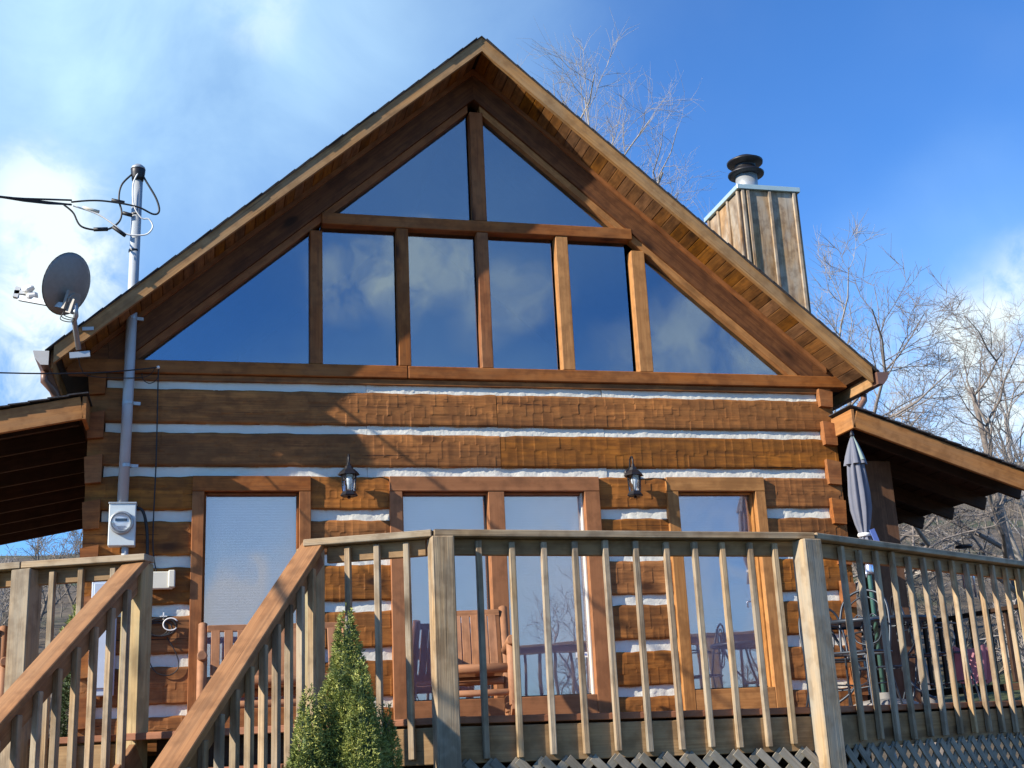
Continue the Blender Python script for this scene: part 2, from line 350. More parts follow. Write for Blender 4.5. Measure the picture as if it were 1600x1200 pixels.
# openings: outer trim extents
OP = [(-.122, .885), (1.58, 3.538), (4.205, 5.203)]; OPT = 2.16
def spans(z, x0, x1):
    if z > OPT-.02: return [(x0, x1)]
    out = []; a = x0
    for p, q in OP:
        out.append((a, p)); a = q
    out.append((a, x1)); return out
def log_mesh(x0, x1, z0, z1, seed):
    r = random.Random(seed)
    dx = .0125; nx_ = max(3, int((x1-x0)/dx)); nz = 22
    H = z1-z0; nrow = r.choice((2, 3, 3))
    cuts = []
    for k in range(nrow):
        c = [x0-r.uniform(0, .09)]
        while c[-1] < x1: c.append(c[-1]+r.uniform(.05, .125))
        cuts.append((c, [(r.uniform(-.003, .003), r.uniform(-1, 1), r.uniform(.5, 1), r.uniform(-.11, .11)) for _ in c]))
    rowb = [0, r.uniform(.28, .42), r.uniform(.60, .74), 1.0] if nrow == 3 else [0, r.uniform(.4, .6), 1.0]
    ph = r.uniform(0, 9); amp = r.uniform(.4, 1)
    def h(x, v):
        ci = None
        w = .02*math.sin(x*2.1+ph) + .01*math.sin(x*7+ph*2)
        for k in range(nrow):
            lo = rowb[k] + (w if k else 0); hi = rowb[k+1] + (w if k < nrow-1 else 0)
            c, pr_ = cuts[k]
            i = int(np.searchsorted(c, x)-1); i = max(0, min(i, len(c)-2))
            j = pr_[i][3]
            if v <= hi + j or k == nrow-1:
                u = (x-c[i])/(c[i+1]-c[i]); vv = min(1, max(0, (v-lo)/(hi-lo))); p = pr_[i]
                return p[0]*.28 + .0036*p[1]*(u-.5) + .0036*(1-vv)**1.5*p[2]*amp - .0016*(1-4*(u-.5)**2)
        return 0
    V = []; F = []
    for j in range(nz+1):
        v = j/nz; edge = (max(0, abs(v-.5)-.42)/.08)**2*.012
        for i in range(nx_+1):
            x = x0+(x1-x0)*i/nx_
            zz = z0+H*v + (.0035*math.sin(x*11+seed)+.003*math.sin(x*29+seed*2) if j in (0, nz) else 0)
            V.append((x, -.006-h(x, v)+edge, zz))
    w = nx_+1
    for j in range(nz):
        for i in range(nx_): F.append((j*w+i, j*w+i+1, (j+1)*w+i+1, (j+1)*w+i))
    b0 = len(V); yb = .14
    V += [(x0, yb, z0), (x1, yb, z0), (x1, yb, z1), (x0, yb, z1)]
    F.append(tuple([b0]+[b0+1]+list(range(nx_, -1, -1)))); F.append(tuple([b0+3]+list(range(nz*w, nz*w+w))+[b0+2]))
    F.append(tuple([b0]+[j*w for j in range(nz+1)]+[b0+3])); F.append(tuple([b0+1, b0+2]+[j*w+nx_ for j in range(nz, -1, -1)]))
    c = np.array([(x0+x1)/2, 0, (z0+z1)/2])
    return mesh_np('log', np.array(V)-c, F, M_log), T(*c)
rows = [(CH[i+1][1], CH[i][0]) for i in range(7)] + [(-.14, .162)]
sd = 10
for ri, (z0, z1) in enumerate(rows):
    zm = (z0+z1)/2
    sp = spans(z1 if z1 > OPT else zm, XL-.14, XR+.155)
    if z0 < OPT < z1: sp = spans(0, XL-.14, XR+.155)
    if ri in (0, 1): c = 2.6+.02*ri; sp = [(XL-.14, c-.003), (c+.003, XR+.155)]
    for (a, b_) in sp:
        sd += 1; me, Wm = log_mesh(a, b_, z0, z1, sd); new('log', me, Wm, cabin)
def chink(x0, x1, z0, z1, seed):
    r = np.random.default_rng(seed); nx_ = max(3, int((x1-x0)/.022)); nz = 5; V = []; F = []
    nb = r.normal(0, 1, (nz+1, nx_+1)); low = np.interp(np.linspace(0, 1, nx_+1), np.linspace(0, 1, max(2, nx_//6)+1), r.normal(0, 1, max(2, nx_//6)+1))
    for j in range(nz+1):
        for i in range(nx_+1):
            x = x0+(x1-x0)*i/nx_; v = j/nz
            V.append((x, .020+.008*v+.0022*nb[j, i]+.0035*low[i]*(.4+v), z0-.01+(z1-z0+.02)*v))
    w = nx_+1
    for j in range(nz):
        for i in range(nx_): F.append((j*w+i, j*w+i+1, (j+1)*w+i+1, (j+1)*w+i))
    c = np.array([(x0+x1)/2, 0, (z0+z1)/2]); return mesh_np('chinking', np.array(V)-c, F, M_chink, True), T(*c)
for k, (z0, z1) in enumerate(CH):
    sp = spans(z0 if k > 2 else 3, XL, XR)
    for (a, b_) in sp:
        # long joints were troweled in lengths with a hair gap between
        n_ = max(1, round((b_-a)/2.2))
        for q in range(n_):
            sd += 1; me, Wm = chink(a+(b_-a)*q/n_+(.002 if q else 0), a+(b_-a)*(q+1)/n_, z0, z1, sd); new('chinking', me, Wm, cabin)
# dovetailed ends of the side wall logs
for k, (z0, z1) in enumerate(CH):
    a, b_ = z0-.062, z1+.088
    if k == 0: b_ = 3.055
    for s in (0, 1):
        if s: poly = [(5.892, a), (6.02, a-.012), (6.035, b_-.03), (5.888, b_)]
        else: poly = [(-1.0, a-.012), (-.872, a), (-.868, b_), (-1.015, b_-.03)]
        e_ = prism('log_end', poly, -.052-.008*((k*7+s) % 3), .02, M_trimw if 0 else M_beam, cabin)
# wall core behind logs, side walls, back wall
core = MB()
wy0, wy1 = .045, .13
def cb_(x0, x1, z0, z1, y0=wy0, y1=wy1):
    core.box((x0, (y0+y1)/2, (z0+z1)/2), (x1, (y0+y1)/2, (z0+z1)/2), y1-y0, z1-z0)
for (a, b_) in spans(0, XL-.1, XR+.1): cb_(a, b_, -.14, OPT)
cb_(XL-.1, XR+.1, OPT, 3.05)
core.build('wall_core', M_core, cabin)
def side_wall(x0, x1):
    for i in range(8):
        zc = (rows[i][0]+rows[i][1])/2-.2
        box('side_log', (x0, .15, zc-.155), (x1, 8, zc+.155), M_log, cabin)
    m_ = MB(); m_.box(((x0+x1)/2, 4.1, -.14), ((x0+x1)/2, 4.1, 3.02), (x1-x0)-.05, 7.8, up=(0, 1, 0)); m_.build('side_chinking', M_chink, cabin)
side_wall(-1.0, -.86); side_wall(5.89, 6.03)
box('back_wall', (-1.0, 8.01, -.14), (6.03, 8.2, 3.02), M_log, cabin)
box('foundation', (-1.0, .02, -1.9), (6.03, 8.0, -.145), M_core, cabin)
box('interior_floor', (-.85, .15, -.12), (5.88, 7.98, -.02), M_room, cabin)
# dark lining, so the room reads dark behind glass: partition wall and attic sheet
prism('attic_light_stop', [(2.5-3.70, 3.13), (2.5+3.70, 3.13), (2.5, 3.13+.868*3.70)], 4.0, 4.1, M_room, cabin)  # dark sheet added to stop light leaking in behind the gable panes
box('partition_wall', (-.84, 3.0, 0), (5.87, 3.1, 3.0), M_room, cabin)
# windows
def blind(x0, x1, z0, z1, parent):
    m_ = MB(); z = z1-.06; m_.box((x0+.01, .135, z1-.025), (x1-.01, .135, z1-.025), .04, .045)
    while z > z0+.02:
        m_.box((x0+.012, .135, z), (x1-.012, .135, z), .027, .0015, up=(0, 1, .5)); z -= .0235
    o = m_.build('blind', M_blind, parent); return o
def window(x0, x1, tw, panes, trim, zg0, jambmat):
    zt = 2.022
    mid = box('window' if len(panes) == 1 else 'patio_door', (x0, -.045, OPT-.135), (x1, .03, OPT-.002), trim, cabin)   # the head board carries the unit
    par = mid
    box('side_trim', (x0, -.042, -.07), (x0+tw[0], .03, OPT-.137), trim, par); box('side_trim', (x1-tw[1], -.042, -.07), (x1, .03, OPT-.137), trim, par)
    box('bottom_trim', (x0+tw[0]+.002, -.040, -.07), (x1-tw[1]-.002, .03, zg0), trim, par)
    a, c = x0+tw[0], x1-tw[1]
    box('jamb', (a-.002, .031, 0), (a+.018, .16, zt), trim, par); box('jamb', (c-.018, .031, 0), (c+.002, .16, zt), jambmat, par)
    box('head_jamb', (a+.02, .031, zt-.018), (c-.02, .16, zt), trim, par); box('sill', (a+.02, .031, zg0-.02), (c-.02, .16, zg0), trim, par)
    for i, (p, q) in enumerate(panes):
        g = box('pane', (p+.014, .080, zg0+.012), (q-.014, .086, zt-.02), M_glassl, par, 0)
        m_ = MB(); w_ = .014
        for s0, s1 in (((p, zg0), (p, zt)), ((q, zg0), (q, zt))): m_.box((s0[0]+(w_/2 if s0[0] == p else -w_/2), .083, s0[1]), (s1[0]+(w_/2 if s0[0] == p else -w_/2), .083, s1[1]), w_, .022, up=(0, 1, 0))
        for zz in (zg0+.006, zt-.012): m_.box((p+w_, .083, zz), (q-w_, .083, zz), .022, .012)
        m_.build('gasket', M_rubber, par)
        blind(p, q, zg0, zt, par)
    if len(panes) == 2: box('door_mullion', (panes[0][1]+.001, -.040, zg0), (panes[1][0]-.001, .12, OPT-.139), trim, par)
    return par
window(*OP[0], (.10, .10), [(-.022, .785)], M_beam, .20, M_beam)
window(*OP[1], (.112, .146), [(1.692, 2.478), (2.628, 3.392)], M_patio, .20, M_vinyl)
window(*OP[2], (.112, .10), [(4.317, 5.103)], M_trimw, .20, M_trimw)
# sticker on the right door pane
cabin_door = bpy.data.objects['patio_door']
m_ = MB(); m_.box((3.25, .077, .55), (3.36, .077, .55), .002, .045); m_.build('sticker', M_white, cabin_door)
m_ = MB(); m_.box((3.262, .0745, .556), (3.31, .0745, .556), .001, .006); m_.box((3.262, .0745, .544), (3.32, .0745, .544), .001, .005); m_.box((3.334, .0745, .552), (3.352, .0745, .552), .001, .018); m_.build('sticker_print', M_blue, cabin_door)

# gable
K = .868; X0 = 2.5
def zg(x): return 3.18+K*(3.107-abs(x-X0))
SILL = (3.076, 3.197)
box('sill_beam', (-1.2, -.034, SILL[0]), (1.77, .14, SILL[1]), M_beam, cabin, .008); box('sill_beam', (1.774, -.034, SILL[0]), (6.22, .14, SILL[1]), M_beam, cabin, .008)
box('sill_plate', (-1.0, -.004, 3.018), (6.05, .13, 3.074), M_log, cabin)
BZ = (4.568, 4.684)
xb = 3.107-(BZ[0]-3.18)/K
box('cross_beam', (X0-xb+.0, -.034, BZ[0]), (X0+xb+.05, .11, BZ[1]), M_beam, cabin, .006)
mull = [(.882, .997), (1.693, 1.807), (2.475, 2.586), (3.263, 3.387), (4.035, 4.175)]
for a, b_ in mull:
    top = min(BZ[0]-.002, min(zg(a), zg(b_))+.03)
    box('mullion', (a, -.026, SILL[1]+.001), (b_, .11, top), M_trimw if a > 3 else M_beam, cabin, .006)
box('mullion', (2.448, -.026, BZ[1]+.001), (2.584, .11, zg(2.45)+.02), M_beam, cabin, .006)
gy = .072
def pane(poly): prism('pane', poly, gy, gy+.006, M_glass, cabin)
e = .06
pane([(X0-3.107-e, SILL[1]-.01), (.88, SILL[1]-.01), (.88, zg(.88)+e)])
pane([(4.13, SILL[1]-.01), (X0+3.107+e, SILL[1]-.01), (4.13, zg(4.13)+e)])
for (a, b_) in ((.98, 1.68), (1.785, 2.46), (2.555, 3.24), (3.35, 4.0)):
    pts = [(a, SILL[1]-.01), (b_, SILL[1]-.01), (b_, min(BZ[0]+.02, zg(b_)+e)), (a, min(BZ[0]+.02, zg(a)+e))]
    pane(pts)
pane([(X0-xb+.12-e, BZ[1]-.02), (2.43, BZ[1]-.02), (2.43, zg(2.43)+e)]); pane([(2.555, BZ[1]-.02), (X0+xb-.12+e, BZ[1]-.02), (2.555, zg(2.555)+e)])
# rake trims, rafters, soffit, barge boards, roof
def band(name, s, d0, d1, y0, y1, mat, xend, xin=0, parent=cabin):
    """sloping board on one side of the gable: vertical offsets d0..d1 above the glass line, from ridge to |x-X0|=xend"""
    f = lambda u: 3.18+K*(3.107-u)
    p = [(X0+s*xin, f(xin)+d0), (X0+s*xend, f(xend)+d0), (X0+s*xend, f(xend)+d1), (X0+s*xin, f(xin)+d1)]
    if s < 0: p = p[::-1]
    # mesh in local frame whose X runs down the slope so that grain follows the board
    a = Vector((X0+s*xin, 0, f(xin)+(d0+d1)/2)); b2 = Vector((X0+s*xend, 0, f(xend)+(d0+d1)/2))
    M, l_ = frame(a, b2); Mi = M.inverted(); m = MB(); n_ = 4
    m.v = [tuple(Mi @ Vector((x, y0, z))) for x, z in p] + [tuple(Mi @ Vector((x, y1, z))) for x, z in p]
    m.f = [tuple(range(n_)), tuple(range(2*n_-1, n_-1, -1))] + [(i, i+n_, (i+1) % n_+n_, (i+1) % n_) for i in range(n_)]
    return m.build(name, mat, parent, Wm=M)
for s in (-1, 1):
    pp = [(X0+s*3.362, 3.19), (X0+s*3.60, 3.19), (X0+s*3.362, 3.40)]
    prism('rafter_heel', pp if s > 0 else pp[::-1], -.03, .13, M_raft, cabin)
    xi = .062
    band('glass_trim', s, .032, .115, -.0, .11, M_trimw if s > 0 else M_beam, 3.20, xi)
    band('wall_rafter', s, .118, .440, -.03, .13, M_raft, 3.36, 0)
    band('moulding', s, .385, .440, -.055, -.031, M_beam, 3.50, 0)
    # soffit planks, one by one
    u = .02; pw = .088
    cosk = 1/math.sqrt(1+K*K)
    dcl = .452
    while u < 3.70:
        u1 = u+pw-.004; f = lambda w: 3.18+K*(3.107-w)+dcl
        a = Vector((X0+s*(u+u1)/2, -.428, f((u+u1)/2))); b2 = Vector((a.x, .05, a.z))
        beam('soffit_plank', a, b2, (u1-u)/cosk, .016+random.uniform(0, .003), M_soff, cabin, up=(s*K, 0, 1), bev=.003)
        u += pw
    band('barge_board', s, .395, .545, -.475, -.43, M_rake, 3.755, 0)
    band('roof_deck', s, .474, .543, -.41, 8.3, M_under, 3.76, 0)
    band('drip_edge', s, .5455, .553, -.491, 8.32, M_shing, 3.80, 0)
    # shingle courses
    u = 3.82; k = 0
    while u > .05:
        d = .5535; y0 = -.492-random.uniform(0, .004)
        f = lambda w: 3.18+K*(3.107-w)+d
        ui = max(0, u-.145)
        a = Vector((X0+s*u, y0, f(u)+.016)); c_ = Vector((X0+s*ui, y0, f(ui)+.004))
        M, l_ = frame((X0+s*(u+ui)/2, y0, f((u+ui)/2)+.006), (X0+s*(u+ui)/2, 8.34, f((u+ui)/2)+.006), up=(s*K*1.0, 0, 1))
        M2 = M.copy(); tilt = Matrix.Rotation(s*.035, 4, 'X')
        new('shingle_course', boxmesh((round(l_, 2), (u-ui)/cosk+.012, .006), M_shing, 0), M2 @ tilt, cabin)
        u -= .145
beam('ridge_cap', (X0, -.40, 3.18+K*3.107+.558), (X0, 8.34, 3.18+K*3.107+.558), .05, .02, M_shing, cabin)
# gable back and rear closure
prism('back_gable', [(X0-3.76, 3.08), (X0+3.76, 3.08), (X0, 3.09+K*3.76)], 8.02, 8.18, M_log, cabin)
# eaves: fascia, gutter, short return
for s in (-1, 1):
    xe = X0+s*3.764; zb = 3.18+K*(3.107-3.762)
    box('eave_fascia', (min(xe, xe+s*.02), -.41, zb+.372), (max(xe, xe+s*.02), 8.2, zb+.53), M_rake, cabin)
    m_ = MB(); g = [(0, .12), (0, 0), (.06, .0), (.11, .06), (.125, .12)]
    yA, yB = -.50, 8.3; xg = xe+s*.024; zq = zb+.375
    for i in range(len(g)-1):
        p, q = g[i], g[i+1]
        for off in (0,):
            m_.quad((xg+s*p[0], yA, zq+p[1]), (xg+s*q[0], yA, zq+q[1]), (xg+s*q[0], yB, zq+q[1]), (xg+s*p[0], yB, zq+p[1]))
            p2 = (p[0]*.94+.003, p[1]+.004); q2 = (q[0]*.94+.003, q[1]+.004)
            m_.quad((xg+s*p2[0], yB, zq+p2[1]), (xg+s*q2[0], yB, zq+q2[1]), (xg+s*q2[0], yA, zq+q2[1]), (xg+s*p2[0], yA, zq+p2[1]))
    gut = m_.build('gutter', M_gut, cabin)
    pe = [(xg+s*a_, zq+b3) for a_, b3 in g]
    if s < 0: pe = pe[::-1]
    prism('gutter_end_cap', pe, yA-.004, yA-.001, M_gutp if s < 0 else M_gut, gut)
    # downspout elbow running back to the wall
    m_ = MB()
    if s > 0: pts = [(xg+.05, -.12, zq), (xg+.05, -.12, zq-.06), (xg-.02, -.13, zq-.14), (xg-.04, -.14, zq-.20), (xg+.02, -.14, zq-.27), (xg+.45, -.14, zq-.40)]
    else: pts = [(xg-.05, -.3, zq), (xg-.05, -.3, zq-.08), (xg+.03, -.25, zq-.16), (xg+.05, -.2, zq-.20), (xg+.05, -.2, zq-.27)]
    m_.tube(pts, .033, 8); m_.build('downspout', M_gut, cabin, True)
# chimney chase on the right wall
c0 = (6.10, 1.65); cw, cd, ct = .70, .92, 6.0
chm = box('chimney', (c0[0], c0[1], -1.5), (c0[0]+cw, c0[1]+cd, ct), M_core, cabin)
for i in range(2):
    box('chimney_board', (c0[0]+.005+i*.348, c0[1]-.02, -1.5), (c0[0]+.005+(i+1)*.348-.008, c0[1]-.001, ct-.002), M_chim, chm)
for x in (c0[0], c0[0]+.065, c0[0]+.345, c0[0]+cw-.036):
    box('batten', (x-.004, c0[1]-.05, -1.5), (x+.034, c0[1]-.021, ct-.006), M_chim, chm)
for i in range(3):
    box('chimney_board', (c0[0]-.02, c0[1]+i*.307, -1.5), (c0[0]-.001, c0[1]+(i+1)*.307-.008, ct-.002), M_chim, chm)
    box('chimney_board', (c0[0]+cw+.001, c0[1]+i*.307, -1.5), (c0[0]+cw+.02, c0[1]+(i+1)*.307-.008, ct-.002), M_chim, chm)
for i in range(4):
    y = c0[1]+.012+i*.295; box('batten', (c0[0]-.045, y-.018, -1.5), (c0[0]-.021, y+.022, ct-.006), M_chim, chm)
    box('batten', (c0[0]+cw+.021, y-.018, -1.5), (c0[0]+cw+.045, y+.022, ct-.006), M_chim, chm)
box('chimney_flashing', (c0[0]-.06, c0[1]-.06, ct), (c0[0]+cw+.06, c0[1]+cd+.06, ct+.06), M_flash, chm)
fx, fy = c0[0]+.33, c0[1]+.46
m_ = MB(); m_.lathe([(.135, ct+.061), (.135, ct+.42)], 24, T(fx, fy, 0)); fl = m_.build('flue_pipe', M_galv, chm, True)
m_ = MB(); m_.lathe([(.12, ct+.42), (.22, ct+.43), (.225, ct+.45), (.15, ct+.50), (.13, ct+.53), (.13, ct+.57), (.22, ct+.585), (.225, ct+.61), (.12, ct+.67), (.02, ct+.68)], 24, T(fx, fy, 0)); m_.build('flue_cap', M_black, chm, True)

# side porches (roof, fascia, rafters, post)
def porch(s, x0, x1, ztop, k, y0, y1, hf):
    zt = lambda x: ztop-k*abs(x-x0)
    L_ = lambda x, dz, y: Vector((x, y, zt(x)+dz))
    beam('porch_fascia', L_(x0, -hf/2, y0+.02), L_(x1, -hf/2, y0+.02), .04, hf*.96, M_porch, cabin)
    xa = x0+s*.02
    box('porch_end_board', (min(x0-s*.0, x0-s*.035), y0, zt(x0)-hf), (max(x0, x0-s*.035), -.004, zt(x0)-.003), M_porch, cabin)
    # roof boards laid across the rafters
    nb = int(abs(x1-x0)/.16); 
    for i in range(nb):
        xa_ = x0+s*(.02+i*.16); xb_ = xa_+s*.152; xm = (xa_+xb_)/2
        a = L_(xm, -.004, y0+.045); c_ = L_(xm, -.004, y1)
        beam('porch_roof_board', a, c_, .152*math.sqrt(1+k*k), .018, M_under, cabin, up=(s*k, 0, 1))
    m_ = MB(); 
    nsh = int(abs(x1-x0)/.15)+1
    for i in range(nsh):
        xa_ = x1+s*.03-s*i*.15; xm = xa_-s*.075
        if (xm-x0)*s < 0: xm = x0+s*.03
        o_ = beam('porch_shingle_course', L_(xm, .018, y0-.03-random.uniform(0, .012)), L_(xm, .018, y1+.03), .165*math.sqrt(1+k*k), .011, M_shing, cabin, up=(s*(k-.06), 0, 1), bev=0)
    y = y0+.35
    while y < y1:
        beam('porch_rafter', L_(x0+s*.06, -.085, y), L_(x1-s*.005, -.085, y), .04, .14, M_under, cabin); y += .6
    return zt
zr = porch(1, 6.044, 8.0, 2.756, .345, -.41, 8.0, .19)
zl = porch(-1, -1.017, -3.2, 2.753, .206, -.41, 5.2, .20)
box('porch_post', (6.34, .15, -.05), (6.70, .30, zr(6.70)-.16), M_postd, cabin)
box('porch_post', (7.80, 7.6, -.02), (7.94, 7.74, zr(7.94)-.16), M_under, cabin)
box('porch_header', (6.05, 7.6, zr(8)-.36), (7.99, 7.74, zr(8)-.2), M_under, cabin)
box('porch_post', (-1.25, 4.66, -.02), (-1.12, 4.77, 2.55), M_lat, cabin)
box('porch_post', (-3.15, 4.66, -.02), (-3.02, 4.77, 2.2), M_under, cabin)

# ------------------------------------------------------------------ deck
deck = thing('wooden_deck', 'raised weathered wooden deck with railings, stairs and lattice skirt in front of the cabin', 'deck', (2.3, -2, -1.5))
ZT = .97
P = [Vector(p) for p in [(-3.2, -2.30), (-.985, -3.286), (-.35, -3.52), (.60, -4.0), (1.2, -4.27), (3.38, -4.27), (5.85, -2.85), (7.9, -1.65)]]
def zdk(x): return float(np.interp(x, [-3, 1.2, 3.4, 6, 8], [-.010, -.003, -.038, -.045, -.05]))     # the old deck has settled to the right
P = [Vector((p.x, p.y, zdk(p.x))) for p in P]
def inward(a, b): d = b-a; d.z = 0; d.normalize(); return Vector((-d.y, d.x, 0))
def front_y(x):
    for a, b in zip(P, P[1:]):
        if a.x <= x <= b.x: return a.y+(b.y-a.y)*(x-a.x)/(b.x-a.x)
    return P[0].y if x < P[0].x else P[-1].y
# floor boards
x = -3.2
while x < 7.85:
    x1 = min(x+.136, 7.9); a, b_ = front_y(x)+.016, front_y(x1)+.016; yb = -.0
    if x > 5.9: yb = 8
    if x1 < -1.0: yb = 4.9
    if 5.9 < x < 6.04: yb = -.06
    zr_ = random.uniform(-.002, .001)+zdk(x)
    M = T((x+x1)/2, (a+yb)/2, 0) @ Matrix.Rotation(R(90), 4, 'Z'); Mi = M.inverted()
    q = [(x, a), (x1, b_), (x1, yb-.06 if yb == 0 else yb), (x, yb-.06 if yb == 0 else yb)]
    m_ = MB(); m_.v = [tuple(Mi @ Vector((u, w, zr_-.036))) for u, w in q]+[tuple(Mi @ Vector((u, w, zr_))) for u, w in q]
    m_.f = [(3, 2, 1, 0), (4, 5, 6, 7)]+[(i, (i+1) % 4, (i+1) % 4+4, i+4) for i in range(4)]
    m_.build('deck_board', M_floor, deck, Wm=M); x = x1+.006
# joists (seen dark behind the lattice)
for i in range(14):
    x = -2.9+i*.78
    box('joist', (x, front_y(x)+.12, -.27), (x+.04, -.1, zdk(x)-.042), M_under, deck)
def rail(a, b, ts, post_a=None, cap_ext=(0, 0), mat_b=None):
    d = (b-a).normalized(); nrm = -inward(a, b)      # outward
    up = Vector((0, 0, 1))
    A = a-d*cap_ext[0]; B = b+d*cap_ext[1]
    beam('cap_rail', A+up*(ZT-.019)+nrm*.012, B+up*(ZT-.019)+nrm*.012, .142, .038, M_deck if not mat_b else mat_b, deck, up=(0, 0, 1))
    beam('sub_rail', a-nrm*.008+up*(ZT-.084)+d*.05, b-nrm*.008+up*(ZT-.084)-d*.05, .038, .088, M_band, deck)
    beam('band_joist', a-nrm*.008+up*(-.142), b-nrm*.008+up*(-.142), .04, .185, M_band, deck)
    beam('edge_board', a-nrm*.0+up*(-.018), b-nrm*.0+up*(-.018), .024, .036, M_floor, deck)
    L_ = (b-a).length
    for t_ in ts:
        c_ = a+(b-a)*t_ + nrm*.034
        tl = random.uniform(-.006, .006)
        h_ = random.uniform(-.01, .01)
        m_ = beam('baluster', c_+up*(-.205+h_)+d*tl, c_+up*(ZT-.045-random.uniform(0, .02)), .033, .033, M_deck, deck, up=tuple(-nrm))
rail(P[3], P[4], [.27, .52, .77], cap_ext=(.06, .0))
rail(P[4], P[5], [.105, .19, .272, .353, .434, .515, .598, .676, .752, .83, .90], cap_ext=(.02, .02))
rail(P[5], P[6], [(.11+.068*i) for i in range(13)], cap_ext=(.0, .0))
rail(P[6], P[7], [.12+.1*i for i in range(9)])
rail(P[1], P[2], [.25, .50, .78], cap_ext=(0, .05))
rail(P[0], P[1], [.06+.072*i for i in range(13)])
# inner sub rail pieces along left side
def post(p, ang, w=.12, z0=-1.5, z1=ZT-.04, mat=None, off=(0, 0)):
    M = T(p.x+off[0], p.y+off[1], (z0+z1)/2+p.z) @ Matrix.Rotation(ang, 4, 'Z') @ Matrix.Rotation(R(-90), 4, 'Y')
    return new('post', boxmesh((z1-z0, w, w), mat or M_deck, .006), M, deck)
aS = R(-28)
post(P[4], R(2), .122, off=(.02, -.05)); post(P[5], R(12), .125, off=(-.02, -.045), mat=M_deckw)
post(P[6], R(30), .13, off=(-.02, -.03), mat=M_decky); post(P[3], aS, .12, off=(-.04, .05), mat=M_decky); post(P[2], aS, .125, off=(-.02, .03), mat=M_decky)
post(P[1], aS, .125, off=(0, -.02)); post(P[0], aS, .12); post(P[7], R(30), .12)
# lattice skirt
def lattice(a, b, ztop=-.225, zbot=-1.45, sp=.135):
    d = (b-a).normalized(); nrm = -inward(a, b); L_ = (b-a).length; H = ztop-zbot
    for lay, sg in ((0, 1), (1, -1)):
        k = -H
        while k < L_+H:
            # slat from (k,zbot) to (k+H,ztop) for sg=1, mirrored for -1
            x0, x1 = (k, k+H) if sg > 0 else (k+H, k); z0, z1 = zbot, ztop
            lo, hi = min(x0, x1), max(x0, x1)
            def zat(x): return z0+(x-x0)/(x1-x0)*(z1-z0)
            a0, b0 = max(lo, .06), min(hi, L_-.06)
            if b0-a0 > .05:
                o_ = nrm*(.022+.010*lay)
                beam('lattice_slat', a+d*a0+o_+Vector((0, 0, zat(a0))), a+d*b0+o_+Vector((0, 0, zat(b0))), 0.009, .045, M_lat, deck, bev=0, up=(0, 0, 1))
            k += sp
lattice(P[4], P[5]); lattice(P[5], P[6])
lattice(P[1], P[2], sp=.16); lattice(P[6], P[7], sp=.2)
# stairs
sd_ = Vector((-math.sin(R(28)), -math.cos(R(28)), 0)); sn = Vector((math.cos(R(28)), -math.sin(R(28)), 0))
A = P[2]+Vector((.02, .0, 0)); B = P[3]; mid = (A+B)/2; wd = (B-A).length/2
sl_ = .74
box_ = beam('nosing', A+Vector((-.02, 0, -.018))+sd_*.06, B+Vector((-.04, 0, -.018))+sd_*.06, .10, .038, M_floor, deck, up=(0, 0, 1))
for i in range(1, 8):
    z = -.19*i; c_ = mid+sd_*(.02+.257*i)
    beam('stair_tread', c_-sn*(wd-.02)+Vector((0, 0, z-.018)), c_+sn*(wd-.02)+Vector((0, 0, z-.018)), .27, .036, M_floor, deck)
for i in range(0, 8):
    z = -.19*i; c_ = mid+sd_*(.005+.257*i-.10)
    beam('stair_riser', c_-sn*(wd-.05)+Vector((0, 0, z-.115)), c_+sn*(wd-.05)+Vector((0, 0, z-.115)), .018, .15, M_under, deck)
for q in (-1, 1):
    a = mid+sn*q*(wd+.0)+Vector((0, 0, -.16)); b_ = a+sd_*1.85+Vector((0, 0, -1.85*sl_))
    beam('stringer', a, b_, .04, .26, M_hand, deck)
def handrail(top, q, ts):
    a = top+Vector((0, 0, .965)); b_ = a+sd_*1.72+Vector((0, 0, -1.72*sl_))
    n_up = (sd_*sl_+Vector((0, 0, 1))).normalized()
    beam('handrail', a+sd_*.0+n_up*-.02, b_+n_up*-.02, .135, .038, M_hand, deck, up=tuple(n_up))
    beam('handrail_edge', a-n_up*.096, b_-n_up*.096, .05, .11, M_hand, deck, up=tuple(n_up))
    for t_ in ts:
        c_ = a+sd_*t_+Vector((0, 0, -t_*sl_-.05))+sn*.042
        beam('baluster', Vector((c_.x, c_.y, c_.z-1.0)), c_+Vector((0, 0, -.03)), .036, .036, M_deck, deck, up=tuple(sd_))
    e_ = a+sd_*1.66; 
    M = T(e_.x, e_.y, (-1.5+e_.z-1.66*sl_+.06)/2) @ Matrix.Rotation(aS, 4, 'Z') @ Matrix.Rotation(R(-90), 4, 'Y')
    if 1: new('post', boxmesh((abs(-1.5-(e_.z-1.66*sl_+.06)), .09, .09), M_decky), M, deck)
handrail(P[2]+Vector((-.02, .0, 0)), 0, [.17+.15*i for i in range(10)])
handrail(P[3]+Vector((-.03, -.02, 0)), 0, [.12+.145*i for i in range(11)])

